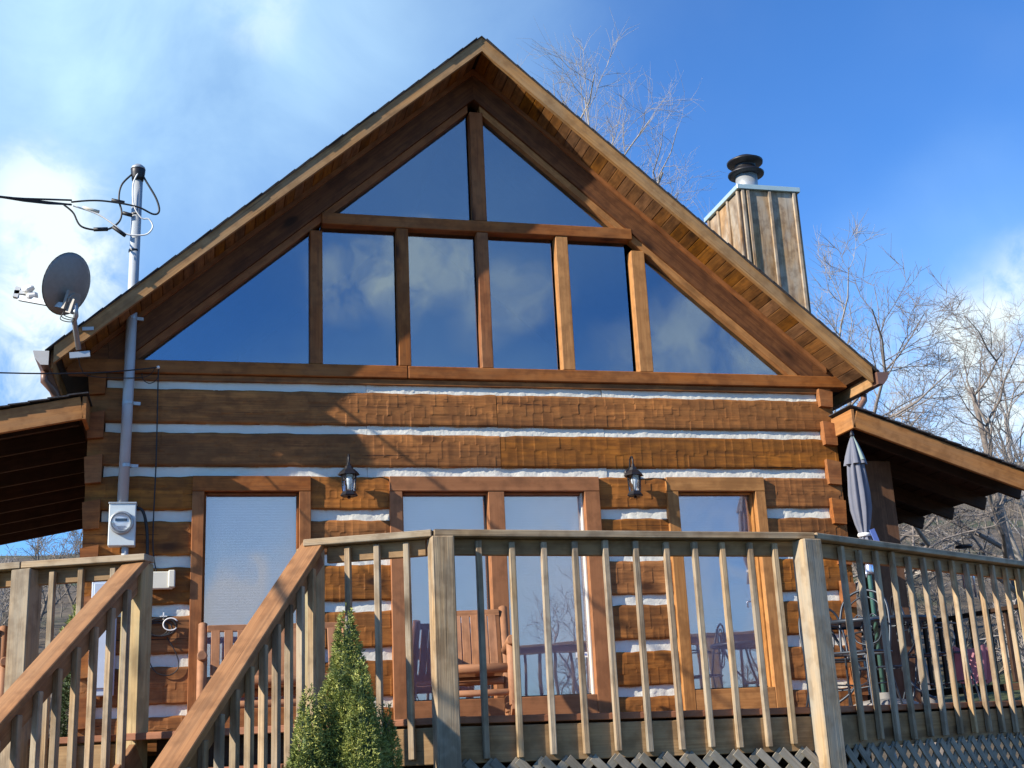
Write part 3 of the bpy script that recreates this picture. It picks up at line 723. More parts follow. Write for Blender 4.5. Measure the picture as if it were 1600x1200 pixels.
# ------------------------------------------------------------------ things on the wall
# service mast with meter
mast = thing('service_mast', 'grey conduit mast rising through the left eave to a black weatherhead', 'utility mast', (-.67, -.1, 1.9))
mx_, my_ = -.675, -.10
m_ = MB(); m_.tube([(mx_-.012, my_, 1.90), (mx_, my_, 3.0), (mx_+.008, my_, 4.90)], .045, 16); m_.build('conduit', M_pipe, mast, True)
for z in (2.23, 2.78, 3.55):
    m_ = MB(); m_.tube([(mx_, my_, z-.014), (mx_, my_, z+.014)], .049, 16); m_.box((mx_+.02, my_+.0, z), (mx_+.10, my_+.02, z), .02, .028); m_.build('pipe_strap', M_galv, mast)
m_ = MB(); m_.tube([(mx_, my_, 4.17), (mx_, my_, 4.19)], .048, 16); m_.build('pipe_coupling', M_black, mast); m_ = MB(); m_.tube([(mx_, my_, 4.52), (mx_, my_, 4.535)], .048, 16); m_.build('pipe_coupling', M_black, mast)
m_ = MB(); m_.lathe([(.050, 4.86), (.055, 4.89), (.062, 4.93), (.064, 4.96), (.056, 4.985), (.03, 5.005), (.005, 5.01)], 18, T(mx_+.008, my_-.01, 0)); m_.build('weatherhead', M_black, mast, True)
m_ = MB(); m_.lathe([(.066, 4.968), (.06, 4.99), (.033, 5.015), (.005, 5.02)], 18, T(mx_+.008, my_-.01, 0)); m_.build('weatherhead_cap', M_galv, mast, True)
def curve(pts, k=8):
    pts = [Vector(p) for p in pts]; P_ = [pts[0]]+pts+[pts[-1]]; out = []
    for i in range(1, len(P_)-2):
        for j in range(k):
            t_ = j/k; a, b_, c_, d_ = P_[i-1:i+3]
            out.append(.5*((2*b_)+(-a+c_)*t_+(2*a-5*b_+4*c_-d_)*t_*t_+(-a+3*b_-3*c_+d_)*t_**3))
    out.append(pts[-1]); return out
def wire(name, pts, r, mat, parent, k=8):
    m_ = MB(); m_.tube(curve(pts, k), r, 6); return m_.build(name, mat, parent, True)
wire('drip_loop', [(-.63, -.12, 4.93), (-.60, -.14, 4.86), (-.50, -.15, 4.68), (-.47, -.15, 4.56), (-.52, -.15, 4.525), (-.66, -.17, 4.58), (-.90, -.16, 4.62), (-1.06, -.16, 4.62), (-1.22, -.15, 4.60)], .009, M_cable, mast)
wire('drip_loop', [(-.71, -.13, 4.92), (-.80, -.14, 4.80), (-.82, -.14, 4.66), (-.79, -.15, 4.52), (-.82, -.15, 4.42), (-.93, -.15, 4.35), (-1.12, -.15, 4.37), (-1.20, -.15, 4.50), (-1.28, -.15, 4.57)], .009, M_cable, mast)
wire('drip_loop', [(-.66, -.16, 4.92), (-.70, -.17, 4.80), (-.69, -.17, 4.60), (-.62, -.16, 4.48), (-.555, -.16, 4.47), (-.52, -.16, 4.40), (-.56, -.16, 4.33), (-.64, -.16, 4.31), (-.75, -.16, 4.32), (-.85, -.16, 4.40), (-1.0, -.15, 4.50), (-1.2, -.15, 4.565)], .007, M_white, mast)
wire('messenger_grip', [(-1.12, -.15, 4.555), (-.98, -.15, 4.52)], .014, M_beige, mast, 2)
for a, b_ in (((-1.02, -.16, 4.345), (-.90, -.16, 4.355)), ((-.78, -.155, 4.52), (-.70, -.155, 4.50)), ((-.88, -.16, 4.635), (-.77, -.16, 4.615)), ((-.86, -.16, 4.38), (-.75, -.16, 4.30))):
    wire('splice_sleeve', [a, b_], .018, M_cable, mast, 2)
meter = thing('electric_meter', 'grey electric meter box with round glass dial at the foot of the conduit', 'electric meter', (-.68, 0, 1.72))
mb = box('meter_box', (-.79, -.14, 1.545), (-.575, -.03, 1.905), M_meter, meter, .006)
box('box_lid', (-.795, -.148, 1.895), (-.57, -.03, 1.912), M_galv, meter)
RX = Matrix.Rotation(R(90), 4, 'X')
m_ = MB(); m_.lathe([(.098, .0), (.098, .025), (.088, .03)], 28, T(-.687, -.141, 1.735) @ RX); m_.build('meter_ring', M_galv, meter, True)
m_ = MB(); m_.lathe([(.082, .028), (.08, .075), (.066, .098), (.03, .105)], 28, T(-.687, -.141, 1.735) @ RX); m_.build('meter_glass', M_clear, meter, True)
m_ = MB(); m_.lathe([(.074, .030), (.074, .038)], 28, T(-.687, -.141, 1.735) @ RX); dl = m_.build('dial', M_dial, meter)
m_ = MB(); m_.box((-.735, -.182, 1.755), (-.64, -.182, 1.755), .004, .022); m_.build('display', M_black, meter)
m_ = MB(); m_.box((-.72, -.182, 1.70), (-.655, -.182, 1.70), .004, .010); m_.box((-.71, -.182, 1.682), (-.665, -.182, 1.682), .004, .006); m_.build('dial_marks', M_pipe, meter)
m_ = MB(); m_.tube([(-.655, -.08, 1.545), (-.655, -.08, 1.30)], .028, 12); m_.build('pipe_stub', M_pipe, meter, True)
bp_ = thing('breaker_panel', 'tall pale blue grey metal panel on the wall below the electric meter', 'electrical panel', (-.8, 0, .8))
box('panel_body', (-.90, -.12, .34), (-.70, -.03, 1.29), M_panel, bp_, .006); box('panel_door', (-.88, -.135, .40), (-.72, -.121, 1.24), M_panel, bp_, .004)
ub = thing('utility_box', 'small beige plastic telephone box on the logs beside the newel post', 'utility box', (-.35, 0, 1.25))
box('box_body', (-.445, -.085, 1.19), (-.26, -.012, 1.335), M_beige, ub, .008); box('box_cover', (-.30, -.10, 1.20), (-.245, -.015, 1.345), M_beige, ub, .008)
wire('lead_wire', [(-.44, -.05, 1.19), (-.47, -.03, 1.10), (-.48, -.03, .9), (-.50, -.03, .55), (-.49, -.03, .40)], .006, M_cable, ub)
coil = thing('cable_coil', 'loose coil of dark and white cable hanging on the logs under the beige box', 'cable coil', (-.36, -.03, .88))
for i in range(3):
    pts = [(-.385+.02*i+(.085+.012*i)*math.cos(a)*1.1, -.04-.008*i, .86+.01*i+(.055+.01*i)*math.sin(a)) for a in np.linspace(0, 6.4, 22)]
    m_ = MB(); m_.tube(pts, .007, 6); m_.build('cable_turn', M_cable, coil, True)
pts = [(-.27+.06*math.cos(a), -.06, .90+.05*math.sin(a)) for a in np.linspace(.5, 5.6, 18)]; m_ = MB(); m_.tube(pts, .006, 6); m_.build('white_turn', M_white, coil, True)
box('hook_plate', (-.36, -.04, .965), (-.30, -.02, .972), M_white, coil, .001); box('hook_plate', (-.335, -.04, .94), (-.325, -.02, 1.0), M_white, coil, .001)
wire('loose_end', [(-.42, -.03, .84), (-.44, -.03, .65), (-.38, -.03, .52), (-.27, -.03, .49), (-.20, -.03, .55), (-.22, -.03, .66), (-.30, -.03, .80)], .005, M_cable, coil)
bc = thing('service_cable', 'thick black cable curving from the meter box down behind the newel post', 'cable', (-.5, -.05, 1.2))
wire('cable_run', [(-.58, -.06, 1.88), (-.52, -.07, 1.84), (-.485, -.05, 1.68), (-.475, -.04, 1.45), (-.47, -.03, 1.2)], .014, M_cable, bc)
pw_ = thing('phone_wire', 'thin black wire running along the wall down from the clamp under the sill beam', 'wire', (-.44, -.03, 3.07))
wire('wall_run', [(-.43, -.13, 3.09), (-.435, -.05, 3.02), (-.43, -.035, 2.3), (-.435, -.035, 1.6), (-.40, -.035, 1.34)], .0055, M_cable, pw_)
wire('small_loop', [(-.43, -.13, 3.09), (-.44, -.12, 3.0), (-.50, -.10, 2.96), (-.56, -.08, 3.0), (-.57, -.10, 3.05)], .004, M_cable, pw_)
m_ = MB(); m_.lathe([(.0, -.015), (.013, -.01), (.016, 0), (.013, .01), (0, .015)], 10, T(-.435, -.14, 3.095)); m_.build('insulator', M_white, pw_, True)
wire('span_wire', [(-.435, -.14, 3.095), (-.9, -.45, 2.945), (-1.578, -1.0, 2.764), (-3.0, -2.2, 2.45), (-8, -6.4, 1.9), (-12, -9, 2.0)], .006, M_cable, pw_, 6)
oc = thing('overhead_cable', 'black twisted overhead power cable coming in from the left to the mast', 'power cable', (-1.2, -.15, 4.58))
for ph in (0, 2.1, 4.2):
    pts = []
    for i in range(60):
        t_ = i/59; x = -1.22-9*t_; y = -.15-17*t_; z = 4.58-7.4*t_+9.5*t_*t_; a = ph+t_*60
        k_ = min(1, t_*6) * .6+.4
        pts.append((x, y+.012*math.cos(a), z+.016*math.sin(a)*k_+(.03*(1-min(1, t_*12)) if ph == 2.1 else 0)))
    m_ = MB(); m_.tube(pts, .009, 6); m_.build('strand', M_cable, oc, True)

# satellite dish
dish = thing('satellite_dish', 'grey oval satellite dish seen from behind, bracketed to the lower left rake board', 'satellite dish', (-1.10, -.52, 3.2))
dc = Vector((-1.165, -.62, 3.655)); dn = Vector((-.70, .60, .36)).normalized()
zz = (Vector((0, 0, 1))-dn*dn.z).normalized(); xx = zz.cross(dn)
MD = Matrix((xx, zz, dn)).transposed().to_4x4(); MD.translation = dc
m_ = MB(); nr, na = 8, 36; a_, b2 = .235, .262
for sgn in (0, 1):
    base = len(m_.v)
    for i in range(nr+1):
        for j in range(na):
            th = 2*math.pi*j/na; r_ = i/nr; m_.v.append((a_*r_*math.cos(th), b2*r_*math.sin(th), .055*r_*r_-.05-(.006 if sgn else 0)))
    for i in range(nr):
        for j in range(na):
            q = (base+i*na+j, base+i*na+(j+1) % na, base+(i+1)*na+(j+1) % na, base+(i+1)*na+j); m_.f.append(q if not sgn else q[::-1])
b1 = nr*na; b3 = (nr+1)*na+nr*na
for j in range(na): m_.f.append((b1+j, b1+(j+1) % na, b3+(j+1) % na, b3+j))
m_.build('reflector', M_dish, dish, True, Wm=MD)
m_ = MB(); m_.v = []; pts = [MD @ Vector((a_*math.cos(t_), b2*math.sin(t_), .004)) for t_ in np.linspace(0, 2*math.pi, 37)]
m_.tube(pts, .005, 6, False); m_.build('reflector_rim', M_black, dish, True)
hub = dc - dn*.07 + Vector((0, 0, -.13))
m_ = MB(); m_.box(hub-zz*.09, hub+zz*.07, .13, .03, up=tuple(dn)); m_.box(hub-zz*.11-dn*.04, hub+zz*.01-dn*.04, .07, .06, up=tuple(dn)); m_.lathe([(.0, 0), (.055, .0), (.055, .03), (.02, .035)], 14, Matrix.Translation(hub-dn*.03) @ MD.to_3x3().to_4x4()); m_.build('dish_bracket', M_dish, dish)
foot = Vector((-1.06, -.475, 3.13))
m_ = MB(); m_.tube([hub-dn*.05-zz*.02, hub-dn*.06-Vector((0, 0, .13)), Vector((-1.10, -.55, 3.36)), foot], .022, 10); m_.build('dish_mast', M_galv, dish, True)
m_ = MB(); m_.box(foot+Vector((-.07, .01, -.05)), foot+Vector((.09, .01, -.03)), .03, .05); m_.build('mounting_foot', M_galv, dish); m_ = MB(); m_.box(foot+Vector((.02, -.01, .18)), foot+Vector((.11, .0, .19)), .02, .03); m_.build('mounting_foot', M_galv, dish)
arm1 = Vector((-1.545, -.50, 3.56)); arm0 = hub-dn*.01+xx*0-zz*.06
m_ = MB(); m_.box(arm0, arm1, .04, .045); m_.build('feed_arm', M_galv, dish)
m_ = MB(); h0 = arm1
m_.lathe([(.018, 0), (.034, .02), (.034, .07), (.02, .09)], 12, Matrix.Translation(h0+Vector((.02, -.01, .06))) @ Matrix.Rotation(R(70), 4, 'Y')); m_.lathe([(.018, 0), (.032, .02), (.032, .07), (.02, .09)], 12, Matrix.Translation(h0+Vector((.06, -.04, .0))) @ Matrix.Rotation(R(80), 4, 'Y')); m_.lathe([(.016, 0), (.028, .02), (.028, .06), (.02, .08)], 12, Matrix.Translation(h0+Vector((.045, -.05, .045))) @ Matrix.Rotation(R(60), 4, 'Y')); m_.box(h0+Vector((-.03, 0, .0)), h0+Vector((-.01, 0, .09)), .05, .04); m_.box(h0+Vector((-.04, 0, .045)), h0+Vector((.06, 0, .045)), .05, .03)
m_.build('feed_horn', M_white, dish)
for k in range(3): wire('dish_lead', [arm0+Vector((-.02, 0, 0)), arm0+Vector((-.05-.01*k, -.02, -.07-.02*k)), arm0+Vector((.03, -.02, -.10-.015*k)), hub+Vector((.02, -.05, -.12))], .004, M_cable, dish)
wire('dish_lead', [foot+Vector((0, 0, -.05)), foot+Vector((.02, .05, -.14)), foot+Vector((.1, .2, -.17)), foot+Vector((.5, .36, -.12)), (-.46, -.13, 3.09)], .004, M_cable, dish)

# wall lanterns
def lantern(x, label, z=2.0, hook=1):
    t_ = thing('wall_lantern', label, 'wall lantern', (x, -.02, z+.1), group='black wall lanterns beside the patio door')
    m_ = MB(); m_.lathe([(.045, 0), (.045, .012), (.03, .02)], 14, T(x, -.012, z+.20) @ RX); m_.build('wall_plate', M_black, t_, True)
    m_ = MB(); m_.tube(curve([(x, -.03, z+.20), (x, -.06, z+.26), (x, -.08, z+.32), (x+.004, -.12, z+.335), (x, -.15, z+.30), (x, -.15, z+.24)]), .009, 8); m_.build('hook_arm', M_black, t_, True)
    C_ = T(x, -.15, z)
    m_ = MB(); m_.lathe([(.098, .145), (.085, .165), (.055, .195), (.04, .20), (.032, .225), (.018, .232), (.012, .26)], 6, C_); m_.build('lantern_roof', M_black, t_)
    m_ = MB(); m_.lathe([(.072, -.045), (.078, -.035), (.06, -.01), (.055, .0)], 6, C_); m_.lathe([(.01, -.065), (.018, -.055), (.01, -.045)], 8, C_); m_.build('lantern_base', M_black, t_)
    m_ = MB()
    for k in range(6):
        a = math.pi/3*k; m_.tube([(x+.055*math.cos(a), -.15+.055*math.sin(a), z), (x+.064*math.cos(a), -.15+.064*math.sin(a), z+.145)], .005, 5)
    m_.build('lantern_cage', M_black, t_)
    m_ = MB(); m_.lathe([(.051, .001), (.060, .144)], 6, C_, False); m_.build('lantern_glass', M_clear, t_)
    m_ = MB(); m_.lathe([(.012, .02), (.014, .06), (.028, .085), (.031, .105), (.022, .128), (.002, .135)], 12, C_); m_.build('bulb', M_bulb, t_, True)
lantern(1.205, 'black lantern left of the patio door, hanging just right of the left window')
lantern(3.845, 'black lantern right of the patio door, between it and the right window')

# ------------------------------------------------------------------ log rockers
def rocker(name, label, cat, loc, rz, w, nsl, hs=1.0):
    t_ = thing(name, label, cat, loc); Mw = Matrix.Translation(loc) @ Matrix.Rotation(rz, 4, 'Z')
    WM[t_.name] = Mw; t_.matrix_basis = Mw
    q = lambda *p: Mw @ Vector((p[0], p[1], p[2]*hs)); h = w/2
    def lg(nm, a, b_, r):
        a, b_ = q(*a), q(*b_); M, l_ = frame(a, b_); m_ = MB()
        m_.tube([(-l_/2, 0, 0), (-l_/2+.006, 0, 0), (l_/2-.006, 0, 0), (l_/2, 0, 0)], [r*.8, r, r, r*.8], 14); return m_.build(nm, M_chair, t_, True, Wm=M)
    for s in (-1, 1):
        x = s*h
        pts = []
        for i in range(13):
            u = -1+2*i/12; pts.append((u*.42+.03, .035+.10*u*u))
        m_ = MB(); n_ = len(pts)
        for (y, z) in pts: m_.v += [tuple(q(x-.02, y, z-.035)), tuple(q(x+.02, y, z-.035)), tuple(q(x+.02, y, z+.035)), tuple(q(x-.02, y, z+.035))]
        for i in range(n_-1):
            for j in range(4): a = i*4+j; b_ = i*4+(j+1) % 4; m_.f.append((a, a+4, b_+4, b_))
        m_.f += [(0, 1, 2, 3), (4*n_-1, 4*n_-2, 4*n_-3, 4*n_-4)]
        m_.build('rocker', M_chair, t_)
        lg('front_leg', (x, -.34, .13), (x, -.26, .64), .038)
        lg('arm', (x, -.36, .665), (x, .30, .62), .038)
        lg('back_leg', (x, .16, .08), (x, .42, 1.02), .036)
    lg('seat_rail', (-h+.03, -.27, .44), (h-.03, -.27, .44), .038); lg('stretcher', (-h+.02, -.31, .24), (h-.02, -.31, .24), .026); lg('rear_rail', (-h+.03, .22, .36), (h-.03, .22, .36), .034)
    for i in range(7):
        y = -.22+i*.068; z = .445-.05*(y+.22)*2
        a, b_ = q(-h+.05, y, z), q(h-.05, y, z); beam('seat_slat', a, b_, .052, .018, M_chair, t_)
    beam('bottom_rail', q(-h+.04, .235, .475), q(h-.04, .235, .475), .03, .06, M_chair, t_)
    beam('top_rail', q(-h+.035, .375, .965), q(h-.035, .375, .965), .036, .055, M_chair, t_)
    for i in range(nsl):
        x = -h+.10+(2*h-.20)*i/(nsl-1)
        beam('back_slat', q(x, .225, .46), q(x, .362, .945), .018, .068, M_chair, t_, up=tuple(Mw.to_3x3() @ Vector((1, 0, 0))))
    return t_
rocker('rocking_chair', 'single brown log rocking chair in front of the patio door', 'rocking chair', (2.11, -.86, -.012), R(-9), .57, 6, .93)
rocker('rocking_bench', 'wide brown log rocking bench in front of the left window, partly behind the handrail', 'rocking bench', (.55, -.86, -.005), R(0), 1.12, 10, .85)
rocker('rocking_chair', 'brown log rocking chair at the far left edge behind the left railing', 'rocking chair', (-1.95, .6, .0), R(10), .60, 6)

# ------------------------------------------------------------------ patio set
ux, uy = 5.59, -1.1
K0 = len(bpy.data.objects)
umb = thing('patio_umbrella', 'closed slate grey patio umbrella tied with a blue strap on a green pole', 'patio umbrella', (ux, uy, 0))
m_ = MB(); m_.tube([(ux, uy, .03), (ux, uy, 2.24)], .019, 12); m_.build('pole', M_green, umb, True)
def pleat(prof, kp, amp, name, mat, a0=0, a1=2*math.pi, n_=64):
    m_ = MB(); base = 0; seam = (a1-a0) > 6.2
    for r_, z, am in prof:
        for j in range(n_+1):
            a = a0+(a1-a0)*j/n_; rr = .76*r_*(1+.7*am*math.sin(kp*a+z*1.5)+.25*am*math.sin(2*kp*a+1.3)); m_.v.append((ux+rr*math.cos(a), uy+rr*math.sin(a), z))
    for i in range(len(prof)-1):
        for j in range(n_): a = i*(n_+1)+j; m_.f.append((a, a+1, a+n_+2, a+n_+1))
    return m_.build(name, mat, umb, True)
pleat([(.075, 1.27, .30), (.06, 1.36, .3), (.045, 1.40, .2), (.075, 1.50, .3), (.10, 1.62, .34), (.105, 1.75, .34), (.095, 1.92, .32), (.08, 2.05, .28), (.05, 2.17, .2), (.018, 2.235, .05)], 8, .3, 'canopy', M_fab)
pleat([(.118, 2.0, .26), (.095, 2.08, .24), (.055, 2.18, .16), (.02, 2.245, .05)], 7, .3, 'canopy_vent', M_fab)
pleat([(.124, 2.03, .12), (.098, 2.09, .12), (.058, 2.18, .1), (.022, 2.245, .05)], 7, .3, 'sage_panel', M_fab2, -1.5, -1.05, 8)
m_ = MB(); m_.lathe([(.052, 1.385), (.056, 1.40), (.052, 1.415)], 16, T(ux, uy, 0)); m_.build('tie_band', M_white, umb, True)
m_ = MB(); m_.box((ux+.04, uy-.06, 1.44), (ux+.10, uy-.07, 1.24), .012, .045, up=(1, 0, 0)); m_.build('strap', M_blue, umb)
m_ = MB(); m_.lathe([(.012, 2.24), (.02, 2.26), (.012, 2.29), (.002, 2.30)], 10, T(ux, uy, 0)); m_.build('finial', M_black, umb, True)
m_ = MB(); m_.lathe([(.03, 1.07), (.034, 1.09), (.034, 1.14), (.026, 1.16)], 12, T(ux, uy-.01, 0)); m_.tube([(ux-.03, uy-.02, 1.10), (ux-.06, uy-.06, 1.10), (ux-.06, uy-.06, 1.04)], .008, 6); m_.build('crank', M_chime, umb, True)
m_ = MB(); m_.lathe([(.26, .0), (.26, .03), (.20, .055), (.05, .075), (.04, .12)], 28, T(ux, uy, 0)); m_.build('umbrella_base', M_dish, umb, True)
for o in list(umb.children):                      # the umbrella is a little taller than first drawn
    Wn = Matrix.Translation((0, 0, -.02)) @ Matrix.Diagonal((1.04, 1.04, 1.05, 1)) @ WM[o.name] if 0 else WM[o.name]
    o.matrix_basis = WM[umb.name].inverted() @ Wn
umb.scale = (1.04, 1.04, 1.045); umb.location.z = -.04
tb = thing('patio_table', 'round dark iron patio table around the umbrella pole', 'patio table', (ux, uy, 0))
m_ = MB(); tr = .50; zt_ = .68
m_.lathe([(tr-.03, zt_-.03), (tr, zt_-.028), (tr+.004, zt_-.01), (tr, zt_+.006), (tr-.03, zt_+.004)], 40, T(ux, uy, 0), False); rim = m_.build('table_rim', M_iron, tb, True)
m_ = MB()
for i in range(-9, 10):
    y = i*.05; hh = math.sqrt(max(.001, (tr-.02)**2-y*y)); m_.box((ux-hh, uy+y, zt_-.006), (ux+hh, uy+y, zt_-.006), .03, .006)
m_.build('table_slats', M_iron, tb)
for k in range(4):
    a = math.pi/4+k*math.pi/2; c_, s_ = math.cos(a), math.sin(a)
    wire('table_leg', [(ux+.40*c_, uy+.40*s_, zt_-.03), (ux+.30*c_, uy+.30*s_, .45), (ux+.18*c_, uy+.18*s_, .30), (ux+.26*c_, uy+.26*s_, .12), (ux+.42*c_, uy+.42*s_, .01)], .012, M_iron, tb)
m_ = MB(); m_.lathe([(.19, .28), (.2, .29), (.19, .30)], 24, T(ux, uy, 0), False); m_.build('leg_ring', M_iron, tb, True)
def iron_chair(x, y, rz, label):
    t_ = thing('iron_chair', label, 'patio chair', (x, y, -.04), group='wrought iron chairs round the patio table'); Mw = Matrix.Translation((x, y, -.04)) @ Matrix.Rotation(rz, 4, 'Z')
    WM[t_.name] = Mw; t_.matrix_basis = Mw
    q = lambda *p: Mw @ Vector(p)
    def rod(nm, pts, r=.009): m_ = MB(); m_.tube(curve([q(*p) for p in pts], 6), r, 6); return m_.build(nm, M_iron, t_, True)
    for s in (-1, 1):
        rod('front_leg', [(s*.20, -.20, .42), (s*.22, -.24, .2), (s*.24, -.27, .0)]); rod('back_leg', [(s*.18, .20, .42), (s*.20, .24, .2), (s*.22, .30, .0)])
        rod('arm', [(s*.22, .22, .66), (s*.26, .0, .68), (s*.26, -.2, .66), (s*.25, -.24, .58), (s*.22, -.18, .44)])
    rod('seat_frame', [(-.21, -.21, .43), (.21, -.21, .43), (.22, .2, .43), (-.22, .2, .43), (-.21, -.21, .43)], .011)
    m_ = MB()
    for i in range(-3, 4): m_.box(q(-.2, i*.055, .435), q(.2, i*.055, .435), .035, .005)
    m_.build('seat_slats', M_iron, t_)
    rod('back_frame', [(-.21, .2, .43), (-.22, .25, .68), (-.17, .29, .88), (0, .30, .95), (.17, .29, .88), (.22, .25, .68), (.21, .2, .43)], .011)
    for s in (-1, 1):
        rod('scroll', [(0, .27, .50), (s*.10, .275, .54), (s*.13, .28, .66), (s*.07, .285, .75), (s*.02, .285, .70), (s*.05, .28, .64)], .007)
        rod('scroll', [(s*.02, .29, .90), (s*.12, .285, .84), (s*.12, .28, .76)], .007)
    rod('stretcher', [(-.21, .22, .2), (0, 0, .17), (.22, -.24, .2)], .007); rod('stretcher', [(.21, .22, .2), (0, 0, .18), (-.22, -.24, .2)], .007)
    return t_
iron_chair(5.08, -1.60, R(-55), 'dark iron scroll chair left of the umbrella, nearest the round deck post')
iron_chair(6.22, -.95, R(70), 'dark iron scroll chair right of the umbrella with pink cloth beside it')
iron_chair(5.55, -.45, R(0), 'dark iron scroll chair behind the umbrella pole against the log wall')
pk = MB()
for i in range(9):
    for j in range(7):
        pk.v.append((6.35+.42*i/8, -1.05+.10*math.sin(i*1.1)+.05*j/6, .44-.30*j/6+.02*math.sin(i*1.7+j)))
for i in range(8):
    for j in range(6): a = i*7+j; pk.f.append((a, a+7, a+8, a+1))
n_ = len(pk.v); pk.v += [(x, y+.02, z) for x, y, z in pk.v]; pk.f += [tuple(v_+n_ for v_ in f[::-1]) for f in pk.f[:48]]
o = pk.build('pink_cloth', M_pink, None, True); o['label'] = 'dusty pink cloth draped beside the right iron chair on the deck'; o['category'] = 'cloth'
# wind chime under the porch eave
wc = thing('wind_chime', 'wind chime with dark round top and silver tubes hanging below the right porch roof', 'wind chime', (7.86, .8, 1.6))
m_ = MB(); m_.lathe([(.02, 1.57), (.085, 1.575), (.09, 1.585), (.085, 1.60), (.02, 1.605)], 20, T(7.84, .8, 0)); m_.build('chime_disc', M_black, wc, True)
wire('hanging_cord', [(7.84, .8, 1.60), (7.84, .8, 1.98)], .003, M_cable, wc, 2)
for k in range(6):
    a = k*math.pi/3; z0 = 1.05+.05*k; m_ = MB(); m_.tube([(7.84+.06*math.cos(a), .8+.06*math.sin(a), z0), (7.84+.06*math.cos(a), .8+.06*math.sin(a), 1.50)], .011, 8); m_.build('chime_tube', M_chime, wc, True)
    wire('tube_cord', [(7.84+.06*math.cos(a), .8+.06*math.sin(a), 1.50), (7.84+.06*math.cos(a), .8+.06*math.sin(a), 1.575)], .002, M_cable, wc, 2)
# rail at the back of the right porch
pr_ = thing('porch_railing', 'dark railing along the outer edge of the right side porch', 'railing', (7.9, 2, 0))
box('top_rail', (7.82, -1.2, .86), (7.94, 8, .90), M_under, pr_); box('bottom_rail', (7.86, -1.2, .08), (7.90, 8, .15), M_under, pr_)
for i in range(30): box('baluster', (7.86, -.9+.30*i, .16), (7.90, -.86+.30*i, .858), M_under, pr_)

# ------------------------------------------------------------------ trees
def tree_segs(seed, H, lean=(0, 0), r0=None, levels=3, spread=.8, first=.3, kids=(9, 7, 5, 4), droop=0, twig=.006, fine=1.7):
    r = random.Random(seed); segs = []
    r0 = r0 or H*.0125
    def grow(p, d, ln, rad, lv):
        n_ = 7 if lv == 0 else (5 if lv == 1 else 4); st = ln/n_; pts = [p.copy()]; ds = [d.copy()]; rs = [rad]
        for i in range(n_):
            w = .10 if lv == 0 else .24
            d = (d+Vector((r.gauss(0, w), r.gauss(0, w), r.gauss(0, w)*.7 + (.05 if lv else .02) - droop*(lv > 1)))).normalized()
            p = p+d*st; rr = max(twig*.7, rad*(1-.72*(i+1)/n_)); segs.append((pts[-1], p.copy(), rs[-1], rr, lv)); pts.append(p.copy()); ds.append(d.copy()); rs.append(rr)
        if lv < levels:
            for k in range(kids[lv]):
                t_ = (first if lv == 0 else .18)+(1-(first if lv == 0 else .18))*(k+r.random())/kids[lv]
                x = t_*n_; i = min(int(x), n_-1); f = x-i
                q = pts[i].lerp(pts[i+1], f); dd = ds[i+1]; rr = rs[i]*(1-f)+rs[i+1]*f
                ax = dd.cross(Vector((r.gauss(0, 1), r.gauss(0, 1), r.gauss(0, 1)))).normalized()
                ang = r.uniform(.45, .95)*spread/.8
                nd = (Matrix.Rotation(ang, 3, ax) @ dd).normalized()
                cl = ln*r.uniform(.42, .66)*(1.05-.45*t_ if lv == 0 else 1-.35*t_)
                grow(q, nd, cl, max(twig, min(rr*.62, rad*.5)), lv+1)
    grow(Vector((0, 0, 0)), Vector((lean[0], lean[1], 1)).normalized(), H*.62 if levels > 2 else H*.8, r0, 0)
    r2 = random.Random(seed+999)                     # last, finest twigs
    for (a, b_, ra, rb, lv) in [q for q in segs if q[4] >= 2]:
        n_ = int(fine*(1 if lv == 3 else .8)+r2.random()); d0 = (b_-a).normalized()
        for _ in range(n_):
            p = a.lerp(b_, r2.random()); d = (d0+Vector((r2.gauss(0, .55), r2.gauss(0, .55), r2.gauss(.15, .5)))).normalized(); ln = H*r2.uniform(.008, .022)
            q = p+d*ln; d = (d+Vector((r2.gauss(0, .3), r2.gauss(0, .3), r2.gauss(.1, .3)))).normalized(); e_ = q+d*ln
            segs.append((p, q, twig*.75, twig*.6, 4)); segs.append((q, e_, twig*.6, twig*.35, 4))
    return segs
def segs_np(segs, lo=None):
    Vs = []; Fs = []; base = 0
    for lvset, k in (((0,), 8), ((1,), 6), ((2,), 4), ((3, 4, 5), 3)):
        ss = [s for s in segs if s[4] in lvset]
        if not ss: continue
        A = np.array([s[0] for s in ss]); B = np.array([s[1] for s in ss]); ra = np.array([s[2] for s in ss]); rb = np.array([s[3] for s in ss])
        d = B-A; d /= np.linalg.norm(d, axis=1)[:, None]; u = np.cross(d, np.array([.3, .5, .81])); u /= np.linalg.norm(u, axis=1)[:, None]; w = np.cross(d, u)
        th = np.arange(k)*2*np.pi/k
        ring = u[:, None, :]*np.cos(th)[None, :, None]+w[:, None, :]*np.sin(th)[None, :, None]
        v = np.concatenate([A[:, None]+ring*ra[:, None, None], B[:, None]+ring*rb[:, None, None]], 1).reshape(-1, 3)
        n_ = len(ss); i0 = (np.arange(n_)*2*k)[:, None]+np.arange(k)[None]; i1 = (np.arange(n_)*2*k)[:, None]+(np.arange(k)+1)[None] % k
        f = np.stack([i0, i1, i1+k, i0+k], -1).reshape(-1, 4)+base
        Vs.append(v); Fs.append(f); base += len(v)
    return np.concatenate(Vs), np.concatenate(Fs)
